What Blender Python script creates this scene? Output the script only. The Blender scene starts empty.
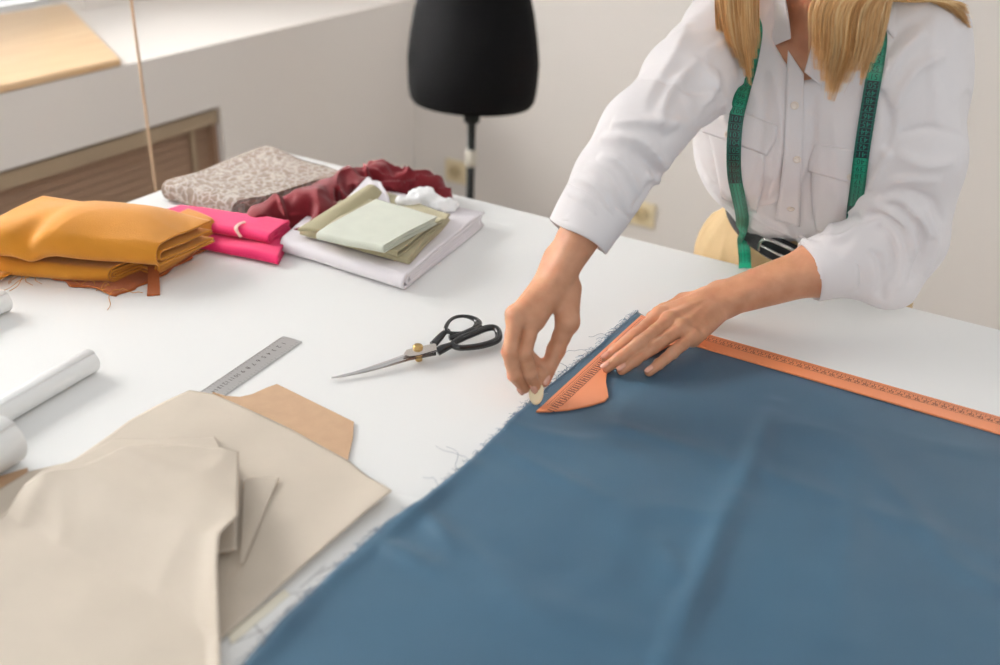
import bpy, bmesh, math, random
import numpy as np
from mathutils import Vector, Matrix

# ------------------------------------------------------------------ camera
FPX = 1021.8
CAM = np.array([0.0, 0.0, 1.47])
RM = np.array([[0.858, 0.513, 0.036], [0.268, -0.386, -0.883], [-0.439, 0.767, -0.468]])  # rows: right, down, forward
_f = RM[2] / np.linalg.norm(RM[2])
_r = RM[0] - _f * RM[0].dot(_f); _r /= np.linalg.norm(_r)
_d = np.cross(_f, _r)
RM = np.array([_r, _d, _f])
scene = bpy.context.scene
cam_data = bpy.data.cameras.new('camera')
cam = bpy.data.objects.new('camera', cam_data)
scene.collection.objects.link(cam)
scene.camera = cam
cam_data.sensor_width = 36.0
cam_data.lens = FPX * 36.0 / 1000.0
cam_data.clip_start = 0.02
cam.matrix_world = Matrix(((_r[0], -_d[0], -_f[0], CAM[0]), (_r[1], -_d[1], -_f[1], CAM[1]), (_r[2], -_d[2], -_f[2], CAM[2]), (0, 0, 0, 1)))
cam_data.dof.use_dof = True
cam_data.dof.focus_distance = 1.30
cam_data.dof.aperture_fstop = 2.8

# ------------------------------------------------------------------ world, lights, exposure
world = bpy.data.worlds.new('daylight')
scene.world = world
world.use_nodes = True
bg = world.node_tree.nodes['Background']
bg.inputs['Color'].default_value = (0.98, 0.99, 1.0, 1)
bg.inputs['Strength'].default_value = 0.60
vs = scene.view_settings
vs.view_transform = 'Standard'
vs.look = 'None'
vs.gamma = 1.0
vs.use_curve_mapping = False
vs.exposure = 0.22

def area_light(name, loc, target, sx, sy, power, color):
    ld = bpy.data.lights.new(name, 'AREA')
    ld.shape = 'RECTANGLE'; ld.size = sx; ld.size_y = sy
    ld.energy = power; ld.color = color
    o = bpy.data.objects.new(name, ld)
    scene.collection.objects.link(o)
    o.location = loc
    o.rotation_euler = (Vector(target) - Vector(loc)).to_track_quat('-Z', 'Y').to_euler()
    return o
# daylight through the window in the left wall
area_light('window_daylight', (-4.3, 0.4, 2.8), (-0.6, 1.0, 0.85), 2.6, 1.6, 430, (1.0, 0.985, 0.96))
# warm fill light added behind the camera, no real source there
area_light('room_fill', (0.9, -1.5, 2.35), (-0.5, 1.4, 0.8), 1.8, 1.3, 12, (1.0, 0.93, 0.87))

# ------------------------------------------------------------------ helpers
COL = scene.collection
def onray(x, y):
    return RM.T @ np.array([(x - 500) / FPX, (y - 332.5) / FPX, 1.0])
def Q(x, y, z):
    r = onray(x, y); return CAM + r * ((z - CAM[2]) / r[2])
def QY(x, y, Y):
    r = onray(x, y); return CAM + r * (Y / r[1])
T = 0.85            # table top height

def empty(name, loc, label=None, cat=None, group=None):
    o = bpy.data.objects.new(name, None)
    o.empty_display_size = 0.02
    COL.objects.link(o); o.location = loc
    tag(o, label, cat, group)
    return o
def tag(o, label=None, cat=None, group=None, kind=None):
    if label: o['label'] = label
    if cat: o['category'] = cat
    if group: o['group'] = group
    if kind: o['kind'] = kind
    return o
def mesh_obj(name, verts, faces, mat, parent=None, smooth=True, mats=None, fmat=None):
    me = bpy.data.meshes.new(name)
    verts = np.asarray(verts, dtype=float)
    if parent is not None:
        verts = verts - np.array(parent_loc(parent))
    me.from_pydata([tuple(v) for v in verts], [], [tuple(int(i) for i in f) for f in faces])
    me.update()
    me.materials.append(mat)
    if mats:
        for m in mats: me.materials.append(m)
        if fmat is not None: me.polygons.foreach_set('material_index', list(fmat))
    if smooth: me.polygons.foreach_set('use_smooth', [True] * len(me.polygons))
    o = bpy.data.objects.new(name, me)
    COL.objects.link(o)
    if parent is not None: o.parent = parent
    return o
def parent_loc(p):
    v = Vector((0, 0, 0))
    while p is not None:
        v = v + p.location; p = p.parent
    return v
def bm_obj(name, bm, mat, parent=None, smooth=False, bevel=0.0, seg=2):
    me = bpy.data.meshes.new(name)
    if parent is not None:
        bmesh.ops.translate(bm, verts=bm.verts, vec=-parent_loc(parent))
    bmesh.ops.recalc_face_normals(bm, faces=bm.faces)
    bm.to_mesh(me); bm.free()
    me.materials.append(mat)
    if smooth: me.polygons.foreach_set('use_smooth', [True] * len(me.polygons))
    o = bpy.data.objects.new(name, me)
    COL.objects.link(o)
    if parent is not None: o.parent = parent
    if bevel > 0:
        m = o.modifiers.new('bevel', 'BEVEL'); m.width = bevel; m.segments = seg; m.limit_method = 'ANGLE'
        me.polygons.foreach_set('use_smooth', [True] * len(me.polygons))
        m.harden_normals = True
    return o
def box(bm, lo, hi):
    vs_ = [bm.verts.new((x, y, z)) for x in (lo[0], hi[0]) for y in (lo[1], hi[1]) for z in (lo[2], hi[2])]
    for f in ((0, 1, 3, 2), (4, 6, 7, 5), (0, 4, 5, 1), (2, 3, 7, 6), (0, 2, 6, 4), (1, 5, 7, 3)):
        bm.faces.new([vs_[i] for i in f])
def box_obj(name, lo, hi, mat, parent=None, bevel=0.0):
    bm = bmesh.new(); box(bm, lo, hi)
    return bm_obj(name, bm, mat, parent, bevel=bevel)
def prism(bm, pts, z0, z1):
    n = len(pts)
    a = [bm.verts.new((p[0], p[1], z0)) for p in pts]
    b = [bm.verts.new((p[0], p[1], z1)) for p in pts]
    bm.faces.new(a[::-1]); bm.faces.new(b)
    for i in range(n):
        bm.faces.new((a[i], a[(i + 1) % n], b[(i + 1) % n], b[i]))
def frame_dirs(t, up=(0, 0, 1)):
    t = t / np.linalg.norm(t); u = np.array(up, float)
    if abs(t.dot(u)) > 0.95: u = np.array([0, 1.0, 0])
    s = np.cross(t, u); s /= np.linalg.norm(s)
    return s, np.cross(s, t)
def tube_data(path, rad, n=12, closed=False, flat=1.0, caps=True, up=(0, 0, 1)):
    path = np.asarray(path, float); m = len(path)
    rad = np.full(m, rad) if np.isscalar(rad) else np.asarray(rad)
    V = []; F = []
    for i in range(m):
        if closed: t = path[(i + 1) % m] - path[i - 1]
        else: t = path[min(i + 1, m - 1)] - path[max(i - 1, 0)]
        s, u = frame_dirs(t, up)
        for k in range(n):
            a = 2 * math.pi * k / n
            V.append(path[i] + rad[i] * (math.cos(a) * s + flat * math.sin(a) * u))
    for i in range(m if closed else m - 1):
        j = (i + 1) % m
        for k in range(n):
            l = (k + 1) % n
            F.append((i * n + k, i * n + l, j * n + l, j * n + k))
    if not closed and caps:
        F.append(tuple(range(n))[::-1]); F.append(tuple((m - 1) * n + k for k in range(n)))
    return V, F
def merge(parts):
    V = []; F = []
    for v, f in parts:
        o = len(V); V.extend(list(v)); F.extend([tuple(int(i) + o for i in g) for g in f])
    return V, F
def lathe_data(profile, origin, n=32, sx=1.0, sy=1.0):
    V = []; F = []
    for r, z in profile:
        for k in range(n):
            a = 2 * math.pi * k / n
            V.append((origin[0] + sx * r * math.cos(a), origin[1] + sy * r * math.sin(a), origin[2] + z))
    m = len(profile)
    for i in range(m - 1):
        for k in range(n):
            l = (k + 1) % n
            F.append((i * n + k, i * n + l, (i + 1) * n + l, (i + 1) * n + k))
    F.append(tuple(range(n))[::-1]); F.append(tuple((m - 1) * n + k for k in range(n)))
    return V, F
def smooth_path(pts, n=8, closed=False):
    pts = np.asarray(pts, float); m = len(pts); out = []
    rng = range(m) if closed else range(m - 1)
    for i in rng:
        if closed: p0, p1, p2, p3 = pts[i - 1], pts[i], pts[(i + 1) % m], pts[(i + 2) % m]
        else: p0, p1, p2, p3 = pts[max(i - 1, 0)], pts[i], pts[i + 1], pts[min(i + 2, m - 1)]
        for k in range(n):
            t = k / n
            out.append(0.5 * ((2 * p1) + (-p0 + p2) * t + (2 * p0 - 5 * p1 + 4 * p2 - p3) * t * t + (-p0 + 3 * p1 - 3 * p2 + p3) * t ** 3))
    if not closed: out.append(pts[-1])
    return np.array(out)

# smooth value noise on arrays
def _hash(i, j, k):
    h = (i * 374761393 + j * 668265263 + k * 2147483647 + 1274126177) & 0xFFFFFFFF
    h = ((h ^ (h >> 13)) * 1274126177) & 0xFFFFFFFF
    h = ((h ^ (h >> 16)) * 2246822519) & 0xFFFFFFFF
    return ((h ^ (h >> 15)) & 0xFFFFFF) / float(0xFFFFFF) * 2 - 1
def noise(x, y, z=0.0, seed=0):
    x = np.asarray(x, float); y = np.asarray(y, float); z = np.asarray(z, float) + np.zeros_like(x)
    xi = np.floor(x).astype(np.int64); yi = np.floor(y).astype(np.int64); zi = np.floor(z).astype(np.int64)
    fx, fy, fz = x - xi, y - yi, z - zi
    fx = fx * fx * (3 - 2 * fx); fy = fy * fy * (3 - 2 * fy); fz = fz * fz * (3 - 2 * fz)
    xi = xi + seed * 131; r = 0
    for a in (0, 1):
        for b in (0, 1):
            for c in (0, 1):
                w = (fx if a else 1 - fx) * (fy if b else 1 - fy) * (fz if c else 1 - fz)
                r = r + w * _hash(xi + a, yi + b, zi + c)
    return r
def sstep(a, b, x):
    t = np.clip((x - a) / (b - a), 0, 1); return t * t * (3 - 2 * t)

# signed distance shapes and a surface-net mesher
def rcone(P, a, b, ra, rb):
    a = np.asarray(a, float); b = np.asarray(b, float)
    d = b - a; L2 = d.dot(d)
    t = np.clip(((P - a) @ d) / L2, 0, 1)
    q = P - (a + t[:, None] * d)
    return np.sqrt((q * q).sum(1)) - (ra + (rb - ra) * t)
def ellip(P, c, r, R=None):
    q = P - np.asarray(c, float)
    if R is not None: q = q @ np.asarray(R).T
    r = np.asarray(r, float)
    k = np.sqrt(((q / r) ** 2).sum(1)); k2 = np.sqrt(((q / (r * r)) ** 2).sum(1)) + 1e-9
    return k * (k - 1) / k2
def smin(a, b, k):
    h = np.clip(0.5 + 0.5 * (b - a) / k, 0, 1)
    return b * (1 - h) + a * h - k * h * (1 - h)
def surface_net(f, lo, hi, h, B=6, slack=1.0):
    lo = np.asarray(lo, float); hi = np.asarray(hi, float)
    nb = np.ceil((hi - lo) / (h * B)).astype(int)
    n = nb * B + 1
    gx, gy, gz = [np.arange(k) for k in nb]
    bc = np.stack(np.meshgrid(gx, gy, gz, indexing='ij'), -1).reshape(-1, 3)
    cen = lo + (bc + 0.5) * h * B
    dc = f(cen)
    rad = h * B * 0.87 * 1.25 * slack + h * 2
    D = np.empty(n, np.float32)
    S = np.where(dc.reshape(nb) < 0, -1.0, 1.0)
    S = np.repeat(np.repeat(np.repeat(S, B, 0), B, 1), B, 2)
    D[:-1, :-1, :-1] = S; D[-1] = 1; D[:, -1] = 1; D[:, :, -1] = 1
    act = bc[np.abs(dc) < rad]
    off = np.stack(np.meshgrid(*[np.arange(B + 1)] * 3, indexing='ij'), -1).reshape(-1, 3)
    for s in range(0, len(act), 1500):
        idx = (act[s:s + 1500, None, :] * B + off[None]).reshape(-1, 3)
        D[idx[:, 0], idx[:, 1], idx[:, 2]] = f(lo + idx * h)
    D[0] = 1; D[:, 0] = 1; D[:, :, 0] = 1
    D[-1] = 1; D[:, -1] = 1; D[:, :, -1] = 1
    ncell = n - 1
    cidx = lambda i, j, k: (i * ncell[1] + j) * ncell[2] + k
    N = int(np.prod(ncell))
    ids = []; pts = []; quads = []
    for ax in range(3):
        o1, o2 = [(1, 2), (2, 0), (0, 1)][ax]
        sl0 = [slice(None)] * 3; sl1 = [slice(None)] * 3
        sl0[ax] = slice(0, -1); sl1[ax] = slice(1, None)
        A = D[tuple(sl0)]; Bv = D[tuple(sl1)]
        m = (A < 0) != (Bv < 0)
        I = np.argwhere(m)
        ok = (I[:, o1] > 0) & (I[:, o2] > 0) & (I[:, o1] < ncell[o1]) & (I[:, o2] < ncell[o2])
        I = I[ok]
        a = A[I[:, 0], I[:, 1], I[:, 2]].astype(float); b = Bv[I[:, 0], I[:, 1], I[:, 2]].astype(float)
        t = a / (a - b)
        p = I.astype(float); p[:, ax] += t
        c = []
        for d1, d2 in ((0, 0), (-1, 0), (-1, -1), (0, -1)):
            J = I.copy(); J[:, o1] += d1; J[:, o2] += d2
            q = cidx(J[:, 0], J[:, 1], J[:, 2]); c.append(q); ids.append(q); pts.append(p)
        c = np.stack(c, 1); flip = a >= 0
        c[flip] = c[flip][:, ::-1]
        quads.append(c)
    ids = np.concatenate(ids); pts = np.concatenate(pts); quads = np.concatenate(quads)
    uq, inv = np.unique(ids, return_inverse=True)
    cnt = np.bincount(inv)
    V = np.stack([np.bincount(inv, pts[:, k]) / cnt for k in range(3)], 1)
    F = np.searchsorted(uq, quads)
    return lo + V * h, F

# ------------------------------------------------------------------ materials
def srgb(r, g, b):
    def c(v):
        v /= 255.0
        return v / 12.92 if v <= 0.04045 else ((v + 0.055) / 1.055) ** 2.4
    return (c(r), c(g), c(b), 1)
def new_mat(name):
    m = bpy.data.materials.new(name); m.use_nodes = True
    return m, m.node_tree, m.node_tree.nodes['Principled BSDF']
def mat(name, col, rough=0.6, metal=0.0, spec=0.5, bump=0.0, scale=200.0, var=0.0, vscale=8.0, sheen=0.0, sss=0.0, coat=0.0, stretch=(1, 1, 1), trans=0.0):
    m, nt, b = new_mat(name)
    b.inputs['Base Color'].default_value = col
    b.inputs['Roughness'].default_value = rough
    b.inputs['Metallic'].default_value = metal
    b.inputs['Specular IOR Level'].default_value = spec
    if sheen: b.inputs['Sheen Weight'].default_value = sheen; b.inputs['Sheen Roughness'].default_value = 0.5
    if coat: b.inputs['Coat Weight'].default_value = coat; b.inputs['Coat Roughness'].default_value = 0.08
    if sss:
        b.inputs['Subsurface Weight'].default_value = sss
        b.inputs['Subsurface Radius'].default_value = (1.0, 0.4, 0.22)
        b.inputs['Subsurface Scale'].default_value = 0.006
    tc = nt.nodes.new('ShaderNodeTexCoord'); mp = nt.nodes.new('ShaderNodeMapping')
    mp.inputs['Scale'].default_value = stretch
    nt.links.new(tc.outputs['Object'], mp.inputs['Vector'])
    if var:
        n = nt.nodes.new('ShaderNodeTexNoise'); n.inputs['Scale'].default_value = vscale; n.inputs['Detail'].default_value = 4
        nt.links.new(mp.outputs['Vector'], n.inputs['Vector'])
        mr = nt.nodes.new('ShaderNodeMapRange')
        mr.inputs['From Min'].default_value = 0.3; mr.inputs['From Max'].default_value = 0.7
        mr.inputs['To Min'].default_value = 1 - var; mr.inputs['To Max'].default_value = 1 + var
        nt.links.new(n.outputs['Fac'], mr.inputs['Value'])
        mx = nt.nodes.new('ShaderNodeVectorMath'); mx.operation = 'SCALE'
        mx.inputs[0].default_value = col[:3]
        nt.links.new(mr.outputs['Result'], mx.inputs['Scale'])
        nt.links.new(mx.outputs['Vector'], b.inputs['Base Color'])
    if bump:
        n = nt.nodes.new('ShaderNodeTexNoise'); n.inputs['Scale'].default_value = scale; n.inputs['Detail'].default_value = 3
        nt.links.new(mp.outputs['Vector'], n.inputs['Vector'])
        bp = nt.nodes.new('ShaderNodeBump'); bp.inputs['Strength'].default_value = bump; bp.inputs['Distance'].default_value = 0.002
        nt.links.new(n.outputs['Fac'], bp.inputs['Height'])
        nt.links.new(bp.outputs['Normal'], b.inputs['Normal'])
    return m

M_wall = mat('white_plaster', srgb(240, 234, 228), 0.85, bump=0.15, scale=90)
M_table = mat('white_laminate', srgb(233, 233, 231), 0.38, spec=0.35, bump=0.02, scale=400)
M_floor = mat('pale_floor', srgb(170, 160, 148), 0.6, bump=0.05, scale=30)
M_whitepaint = mat('white_paint', srgb(236, 236, 234), 0.4)
M_black = mat('black_jersey', srgb(17, 17, 18), 0.85, bump=0.1, scale=500, spec=0.15)
M_blackmetal = mat('black_metal', srgb(14, 20, 18), 0.65)
M_ivory = mat('ivory_plastic', srgb(240, 225, 190), 0.4)
M_ivorydark = mat('ivory_plastic_recess', srgb(212, 192, 150), 0.5)
M_brass = mat('brass', srgb(200, 168, 112), 0.3, metal=1.0)
M_steel = mat('polished_steel', srgb(215, 212, 210), 0.16, metal=1.0)
M_steelbrushed = mat('brushed_steel', srgb(216, 217, 218), 0.30, metal=1.0, bump=0.15, scale=300, stretch=(1, 1, 1))
M_gloss_black = mat('glossy_black_enamel', srgb(10, 10, 12), 0.2, coat=0.5)
M_ink = mat('dark_print', srgb(40, 30, 30), 0.6)
M_orange = mat('orange_plastic', srgb(226, 138, 92), 0.32, coat=0.2)
M_orangeink = mat('brown_print', srgb(84, 38, 30), 0.5)
M_chalk = mat('cream_chalk', srgb(240, 222, 185), 0.8)
M_kraft = mat('beige_kraft_paper', srgb(200, 188, 172), 0.65, spec=0.4, bump=0.18, scale=60, var=0.05, vscale=14)
M_brownpaper = mat('brown_kraft_card', srgb(186, 153, 122), 0.8, bump=0.1, scale=120, var=0.05, vscale=60)
M_white_paper = mat('white_paper', srgb(238, 238, 236), 0.6)
M_cream_paper = mat('cream_paper', srgb(236, 230, 212), 0.7)
# ------------------------------------------------------------------ the room
WX = -2.015      # face of the parapet under the window
BX = -2.62       # window wall above the ledge
BY = 2.86        # back wall
RX = 2.2; FY = -2.3; CH = 2.75
LZ = 0.858        # ledge height
def struct(o): o['kind'] = 'structure'; return o
struct(box_obj('floor', (BX - .8, FY, -0.1), (RX, BY + .15, 0.0), M_floor))
struct(box_obj('wall_back', (BX - .15, BY, 0.0), (RX, BY + .15, CH), M_wall))
GY = 1.957       # right end of the slatted recess
GZ0, GZ1 = 0.12, 0.694
bm = bmesh.new()
box(bm, (BX - .15, FY, 0), (WX - 0.10, BY, LZ - 0.10))
box(bm, (BX - .15, FY, LZ - .1), (WX, BY, LZ))
box(bm, (WX - 0.10, GY, 0), (WX, BY, LZ - .1))
box(bm, (WX - 0.10, FY, GZ1), (WX, GY, LZ - .1))
box(bm, (WX - 0.10, FY, 0), (WX, GY, GZ0))
struct(bm_obj('wall_left', bm, M_wall))
WY1 = 2.04; WY0 = -1.6; WZ0 = LZ + .03; WZ1 = 2.35
bm = bmesh.new()
box(bm, (BX - .15, WY1, LZ), (BX, BY, CH))
box(bm, (BX - .15, FY, LZ), (BX, WY0, CH))
box(bm, (BX - .15, WY0, WZ1), (BX, WY1, CH))
struct(bm_obj('wall_left_upper', bm, M_wall))
# window frame and glass
wroot = empty('window_1', (BX - .08, 0.2, WZ0)); wroot['kind'] = 'structure'
bm = bmesh.new()
box(bm, (BX - .20, WY0, LZ - .05), (BX - .152, WY1 + .03, LZ + .012)); box(bm, (BX - .20, WY0, WZ1 - .04), (BX - .152, WY1, WZ1 + .05))
for y in (WY0, 0.2, WY1 - .03): box(bm, (BX - .20, y, LZ + .012), (BX - .152, y + .06, WZ1 - .04))
bm_obj('window_frame', bm, M_whitepaint, wroot)
mg, nt, b_ = new_mat('window_glass')
b_.inputs['Base Color'].default_value = (1, 1, 1, 1); b_.inputs['Roughness'].default_value = 0.0
b_.inputs['Transmission Weight'].default_value = 1.0; b_.inputs['IOR'].default_value = 1.01
for y0, y1 in ((WY0 + .06, .2), (.26, WY1 - .03)):
    box_obj('window_pane', (BX - .178, y0, LZ + .012), (BX - .174, y1, WZ1 - .04), mg, wroot)

M_film, nt, b_ = new_mat('added_light_film')  # unseen translucent sheet added over the lower panes to dim the ledge
tl = nt.nodes.new('ShaderNodeBsdfTranslucent'); tl.inputs['Color'].default_value = (.62, .64, .66, 1)
df_ = nt.nodes.new('ShaderNodeBsdfDiffuse'); df_.inputs['Color'].default_value = (.8, .8, .8, 1)
mxs = nt.nodes.new('ShaderNodeMixShader'); mxs.inputs['Fac'].default_value = .4
nt.links.new(tl.outputs[0], mxs.inputs[1]); nt.links.new(df_.outputs[0], mxs.inputs[2])
nt.links.new(mxs.outputs[0], nt.nodes['Material Output'].inputs['Surface'])
for y0, y1 in ((WY0 + .06, .2), (.26, WY1 - .03)):
    box_obj('added_light_film', (BX - .1735, y0 + .004, LZ + .016), (BX - .1725, y1 - .004, 1.42), M_film, wroot)

# slatted cover in the recess
M_slat = mat('brown_wood_slats', srgb(160, 130, 106), 0.6, var=0.05, vscale=5, stretch=(1, .05, 10))
M_rail = mat('tan_wood_rail', srgb(172, 152, 126), 0.5, var=0.04, vscale=6)
g = empty('radiator_cover', (WX - .05, 0.6, GZ0), 'brown slatted radiator cover with a tan top rail, recessed in the wall under the ledge', 'radiator cover')
bm = bmesh.new()
nsl = 23
for i in range(nsl):
    z = GZ0 + .015 + i * (GZ1 - GZ0 - .06) / nsl
    v = [bm.verts.new(p) for p in ((WX - .035, -1.2, z), (WX - .035, GY - .015, z), (WX - .044, GY - .015, z + .026), (WX - .044, -1.2, z + .026),
                                   (WX - .039, -1.2, z - .003), (WX - .039, GY - .015, z - .003), (WX - .048, GY - .015, z + .023), (WX - .048, -1.2, z + .023))]
    for f in ((0, 1, 2, 3), (7, 6, 5, 4), (0, 4, 5, 1), (1, 5, 6, 2), (2, 6, 7, 3), (3, 7, 4, 0)): bm.faces.new([v[k] for k in f])
bm_obj('slat_panel', bm, M_slat, g)
box_obj('back_panel', (WX - .085, -1.2, GZ0 + .001), (WX - .075, GY - .004, GZ1 - .003), M_slat, g)
box_obj('head_rail', (WX - .05, -1.2, GZ1 - .047), (WX - .006, GY - .003, GZ1 - .008), M_rail, g, bevel=.004)
bm = bmesh.new()
for y in (0.55, 1.87):
    box_obj('ladder_tape', (WX - .034, y, GZ0 + .01), (WX - .029, y + .014, GZ1 - .045), M_rail, g)
box_obj('frame_side', (WX - .06, GY - .016, GZ0 + .004), (WX - .02, GY - .002, GZ1 - .05), M_slat, g)

# wooden window board on the ledge
bm = bmesh.new()
pr = [(-2.012, 1.65), (-2.66, 2.015), (-2.66, -1.2), (-2.012, -1.2)]
prism(bm, [pr[k] for k in (0, 1, 2, 3)], LZ + .001, LZ + .019)
M_board, nt, b_ = new_mat('honey_wood')
tc = nt.nodes.new('ShaderNodeTexCoord'); mp = nt.nodes.new('ShaderNodeMapping'); mp.inputs['Scale'].default_value = (14, 1.2, 14)
nz = nt.nodes.new('ShaderNodeTexNoise'); nz.inputs['Scale'].default_value = 3; nz.inputs['Detail'].default_value = 6
cr = nt.nodes.new('ShaderNodeValToRGB')
cr.color_ramp.elements[0].position = .3; cr.color_ramp.elements[0].color = srgb(222, 184, 138)
cr.color_ramp.elements[1].position = .7; cr.color_ramp.elements[1].color = srgb(238, 206, 164)
nt.links.new(tc.outputs['Object'], mp.inputs['Vector']); nt.links.new(mp.outputs['Vector'], nz.inputs['Vector'])
nt.links.new(nz.outputs['Fac'], cr.inputs['Fac']); nt.links.new(cr.outputs['Color'], b_.inputs['Base Color'])
b_.inputs['Roughness'].default_value = .3
tag(bm_obj('window_board', bm, M_board, bevel=.005), 'honey-coloured glossy wooden board lying on the window ledge, top left', 'board')

# blind cord
cp = [np.array([-1.62, 1.37, 2.7]), np.array([-1.62, 1.37, 1.6]), np.array([-1.618, 1.37, .9]), np.array([-1.612, 1.365, .55])]
V, F = tube_data(smooth_path(cp, 8), 0.0028, 8)
pc = empty('pull_cord', (-1.62, 1.37, .5), 'thin beige blind cord hanging down behind the mustard cloth', 'cord')
mesh_obj('cord', V, F, mat('beige_cord', srgb(214, 182, 150), .8), pc)
V, F = lathe_data([(.003, .0), (.009, -.01), (.011, -.035), (.004, -.045)], (-1.612, 1.365, .555), 16)
mesh_obj('cord_weight', V, F, M_whitepaint, pc)

# wall sockets
def socket(x, z, w, gang, label):
    r = empty('wall_socket', (x, BY, z), label, 'socket')
    box_obj('cover_plate', (x - w / 2, BY - .012, z - .04), (x + w / 2, BY - .0005, z + .04), M_ivory, r, bevel=.004)
    for k in range(gang):
        cx = x + (k - (gang - 1) / 2) * .068
        V, F = lathe_data([(.024, 0), (.024, .006), (.020, .006), (.019, .001)], (0, 0, 0), 24)
        V = [(cx + v[0], BY - .012 - v[2], z + v[1]) for v in V]
        s = mesh_obj('socket_cup', V, F, M_ivorydark, r, smooth=False)
        for dx in (-.0095, .0095):
            V, F = lathe_data([(.0028, 0), (.0028, .002)], (0, 0, 0), 10)
            mesh_obj('pin_hole', [(cx + dx + v[0], BY - .0135 - v[2], z + v[1]) for v in V], F, M_ink, s, smooth=False)
socket(-1.165, .305, .15, 2, 'cream double wall socket low on the back wall, seen under the raised sleeve')
socket(-1.835, .30, .085, 1, 'small cream wall socket on the back wall behind the dress form pole')

# ------------------------------------------------------------------ cutting table
tb = empty('cutting_table', (-.2, .8, 0), 'large white cutting table the seamstress works at', 'table')
TX0, TX1, TY0, TY1 = -1.325, 1.25, .22, 1.413
box_obj('tabletop', (TX0, TY0, T - .028), (TX1, TY1, T), M_table, tb, bevel=.004)
for x in (TX0 + .06, TX1 - .12):
    for y in (TY0 + .05, TY1 - .25):
        box_obj('leg', (x, y, .001), (x + .055, y + .055, T - .028), M_whitepaint, tb, bevel=.004)
bm = bmesh.new()
box(bm, (TX0 + .09, TY0 + .06, T - .1), (TX1 - .09, TY0 + .085, T - .029)); box(bm, (TX0 + .09, TY1 - .23, T - .1), (TX1 - .09, TY1 - .205, T - .029))
bm_obj('apron', bm, M_whitepaint, tb)

# ------------------------------------------------------------------ dress form
mx, my = -1.338, 2.15
df = empty('dress_form', (mx, my, 0), 'black tailor dress form on a thin dark pole by the back wall', 'dress form')
prof = [(.770, .02, .02), (.774, .12, .10), (.779, .150, .128), (.790, .158, .136), (.82, .163, .141), (.88, .165, .142), (.94, .158, .136), (1.00, .147, .124), (1.06, .130, .106), (1.12, .120, .096),
        (1.17, .127, .096), (1.22, .138, .104), (1.28, .152, .118), (1.34, .158, .128), (1.40, .158, .118), (1.46, .164, .100), (1.50, .150, .085), (1.525, .11, .07), (1.54, .065, .058), (1.56, .052, .052), (1.61, .050, .050)]
V = []; F = []; n = 48
zz = np.array([p[0] for p in prof]); aa = np.array([p[1] for p in prof]); bb = np.array([p[2] for p in prof])
zs = np.concatenate([np.linspace(.770, .795, 14), np.linspace(.80, 1.61, 60)])
ca, sa = math.cos(.25), math.sin(.25)
for z in zs:
    a = np.interp(z, zz, aa); b = np.interp(z, zz, bb)
    for k in range(n):
        t = 2 * math.pi * k / n
        x = a * math.cos(t); y = b * math.sin(t)
        if y < 0:
            x0 = .065
            y -= .035 * math.exp(-((z - 1.34) / .05) ** 2) * (math.exp(-((x - x0) / .045) ** 2) + math.exp(-((x + x0) / .045) ** 2))
        V.append((mx + ca * x - sa * y, my + sa * x + ca * y, z))
for i in range(len(zs) - 1):
    for k in range(n):
        F.append((i * n + k, i * n + (k + 1) % n, (i + 1) * n + (k + 1) % n, (i + 1) * n + k))
F.append(tuple(range(n))[::-1]); F.append(tuple((len(zs) - 1) * n + k for k in range(n)))
mesh_obj('torso', V, F, M_black, df)
V, F = lathe_data([(.052, 0), (.054, .008), (.05, .016), (.02, .03), (.012, .05), (.016, .07), (.008, .085)], (mx, my, 1.61), 24)
mesh_obj('neck_cap', V, F, M_blackmetal, df)
V, F = lathe_data([(.0105, .03), (.0105, .765)], (mx, my, 0), 16)
mesh_obj('pole', V, F, M_blackmetal, df)
V, F = lathe_data([(.015, .725), (.021, .732), (.021, .765), (.016, .772)], (mx, my, 0), 16)
mesh_obj('pole_socket', V, F, M_blackmetal, df)
V, F = lathe_data([(.012, .612), (.0155, .617), (.0155, .652), (.012, .657)], (mx, my, 0), 16)
cl = mesh_obj('pole_clamp', V, F, mat('pale_plastic', srgb(220, 214, 200), .5), df); cl['label'] = 'pale plastic clamp'
for k in range(3):
    a = .5 + k * 2 * math.pi / 3
    pth = [np.array([mx, my, .17]), np.array([mx + .1 * math.cos(a), my + .1 * math.sin(a), .13]), np.array([mx + .26 * math.cos(a), my + .26 * math.sin(a), .013])]
    V, F = tube_data(smooth_path(pth, 6), .011, 10)
    mesh_obj('leg', V, F, M_blackmetal, df)
V, F = lathe_data([(.012, .05), (.024, .06), (.024, .19), (.012, .20)], (mx, my, 0), 16)
mesh_obj('hub', V, F, M_blackmetal, df)
# ------------------------------------------------------------------ text
_tc = {}
def text_geo(s, size):
    k = (s, size)
    if k not in _tc:
        cu = bpy.data.curves.new('lettering', 'FONT'); cu.body = s; cu.size = size; cu.align_x = 'CENTER'; cu.align_y = 'CENTER'
        cu.resolution_u = 2
        o = bpy.data.objects.new('lettering', cu)
        me = o.to_mesh()
        _tc[k] = (np.array([v.co[:] for v in me.vertices]).reshape(-1, 3), [tuple(p.vertices) for p in me.polygons])
        o.to_mesh_clear(); bpy.data.objects.remove(o); bpy.data.curves.remove(cu)
    return _tc[k]
def put(geo, org, ex, ey):
    V, F = geo
    if len(V) == 0: return [], []
    return (np.asarray(org) + V[:, :1] * np.asarray(ex) + V[:, 1:2] * np.asarray(ey)), F
def quad(org, ex, ey, w, h):
    org = np.asarray(org, float); ex = np.asarray(ex, float); ey = np.asarray(ey, float)
    return [org - ex * w / 2 - ey * h / 2, org + ex * w / 2 - ey * h / 2, org + ex * w / 2 + ey * h / 2, org - ex * w / 2 + ey * h / 2], [(0, 1, 2, 3)]

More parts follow.
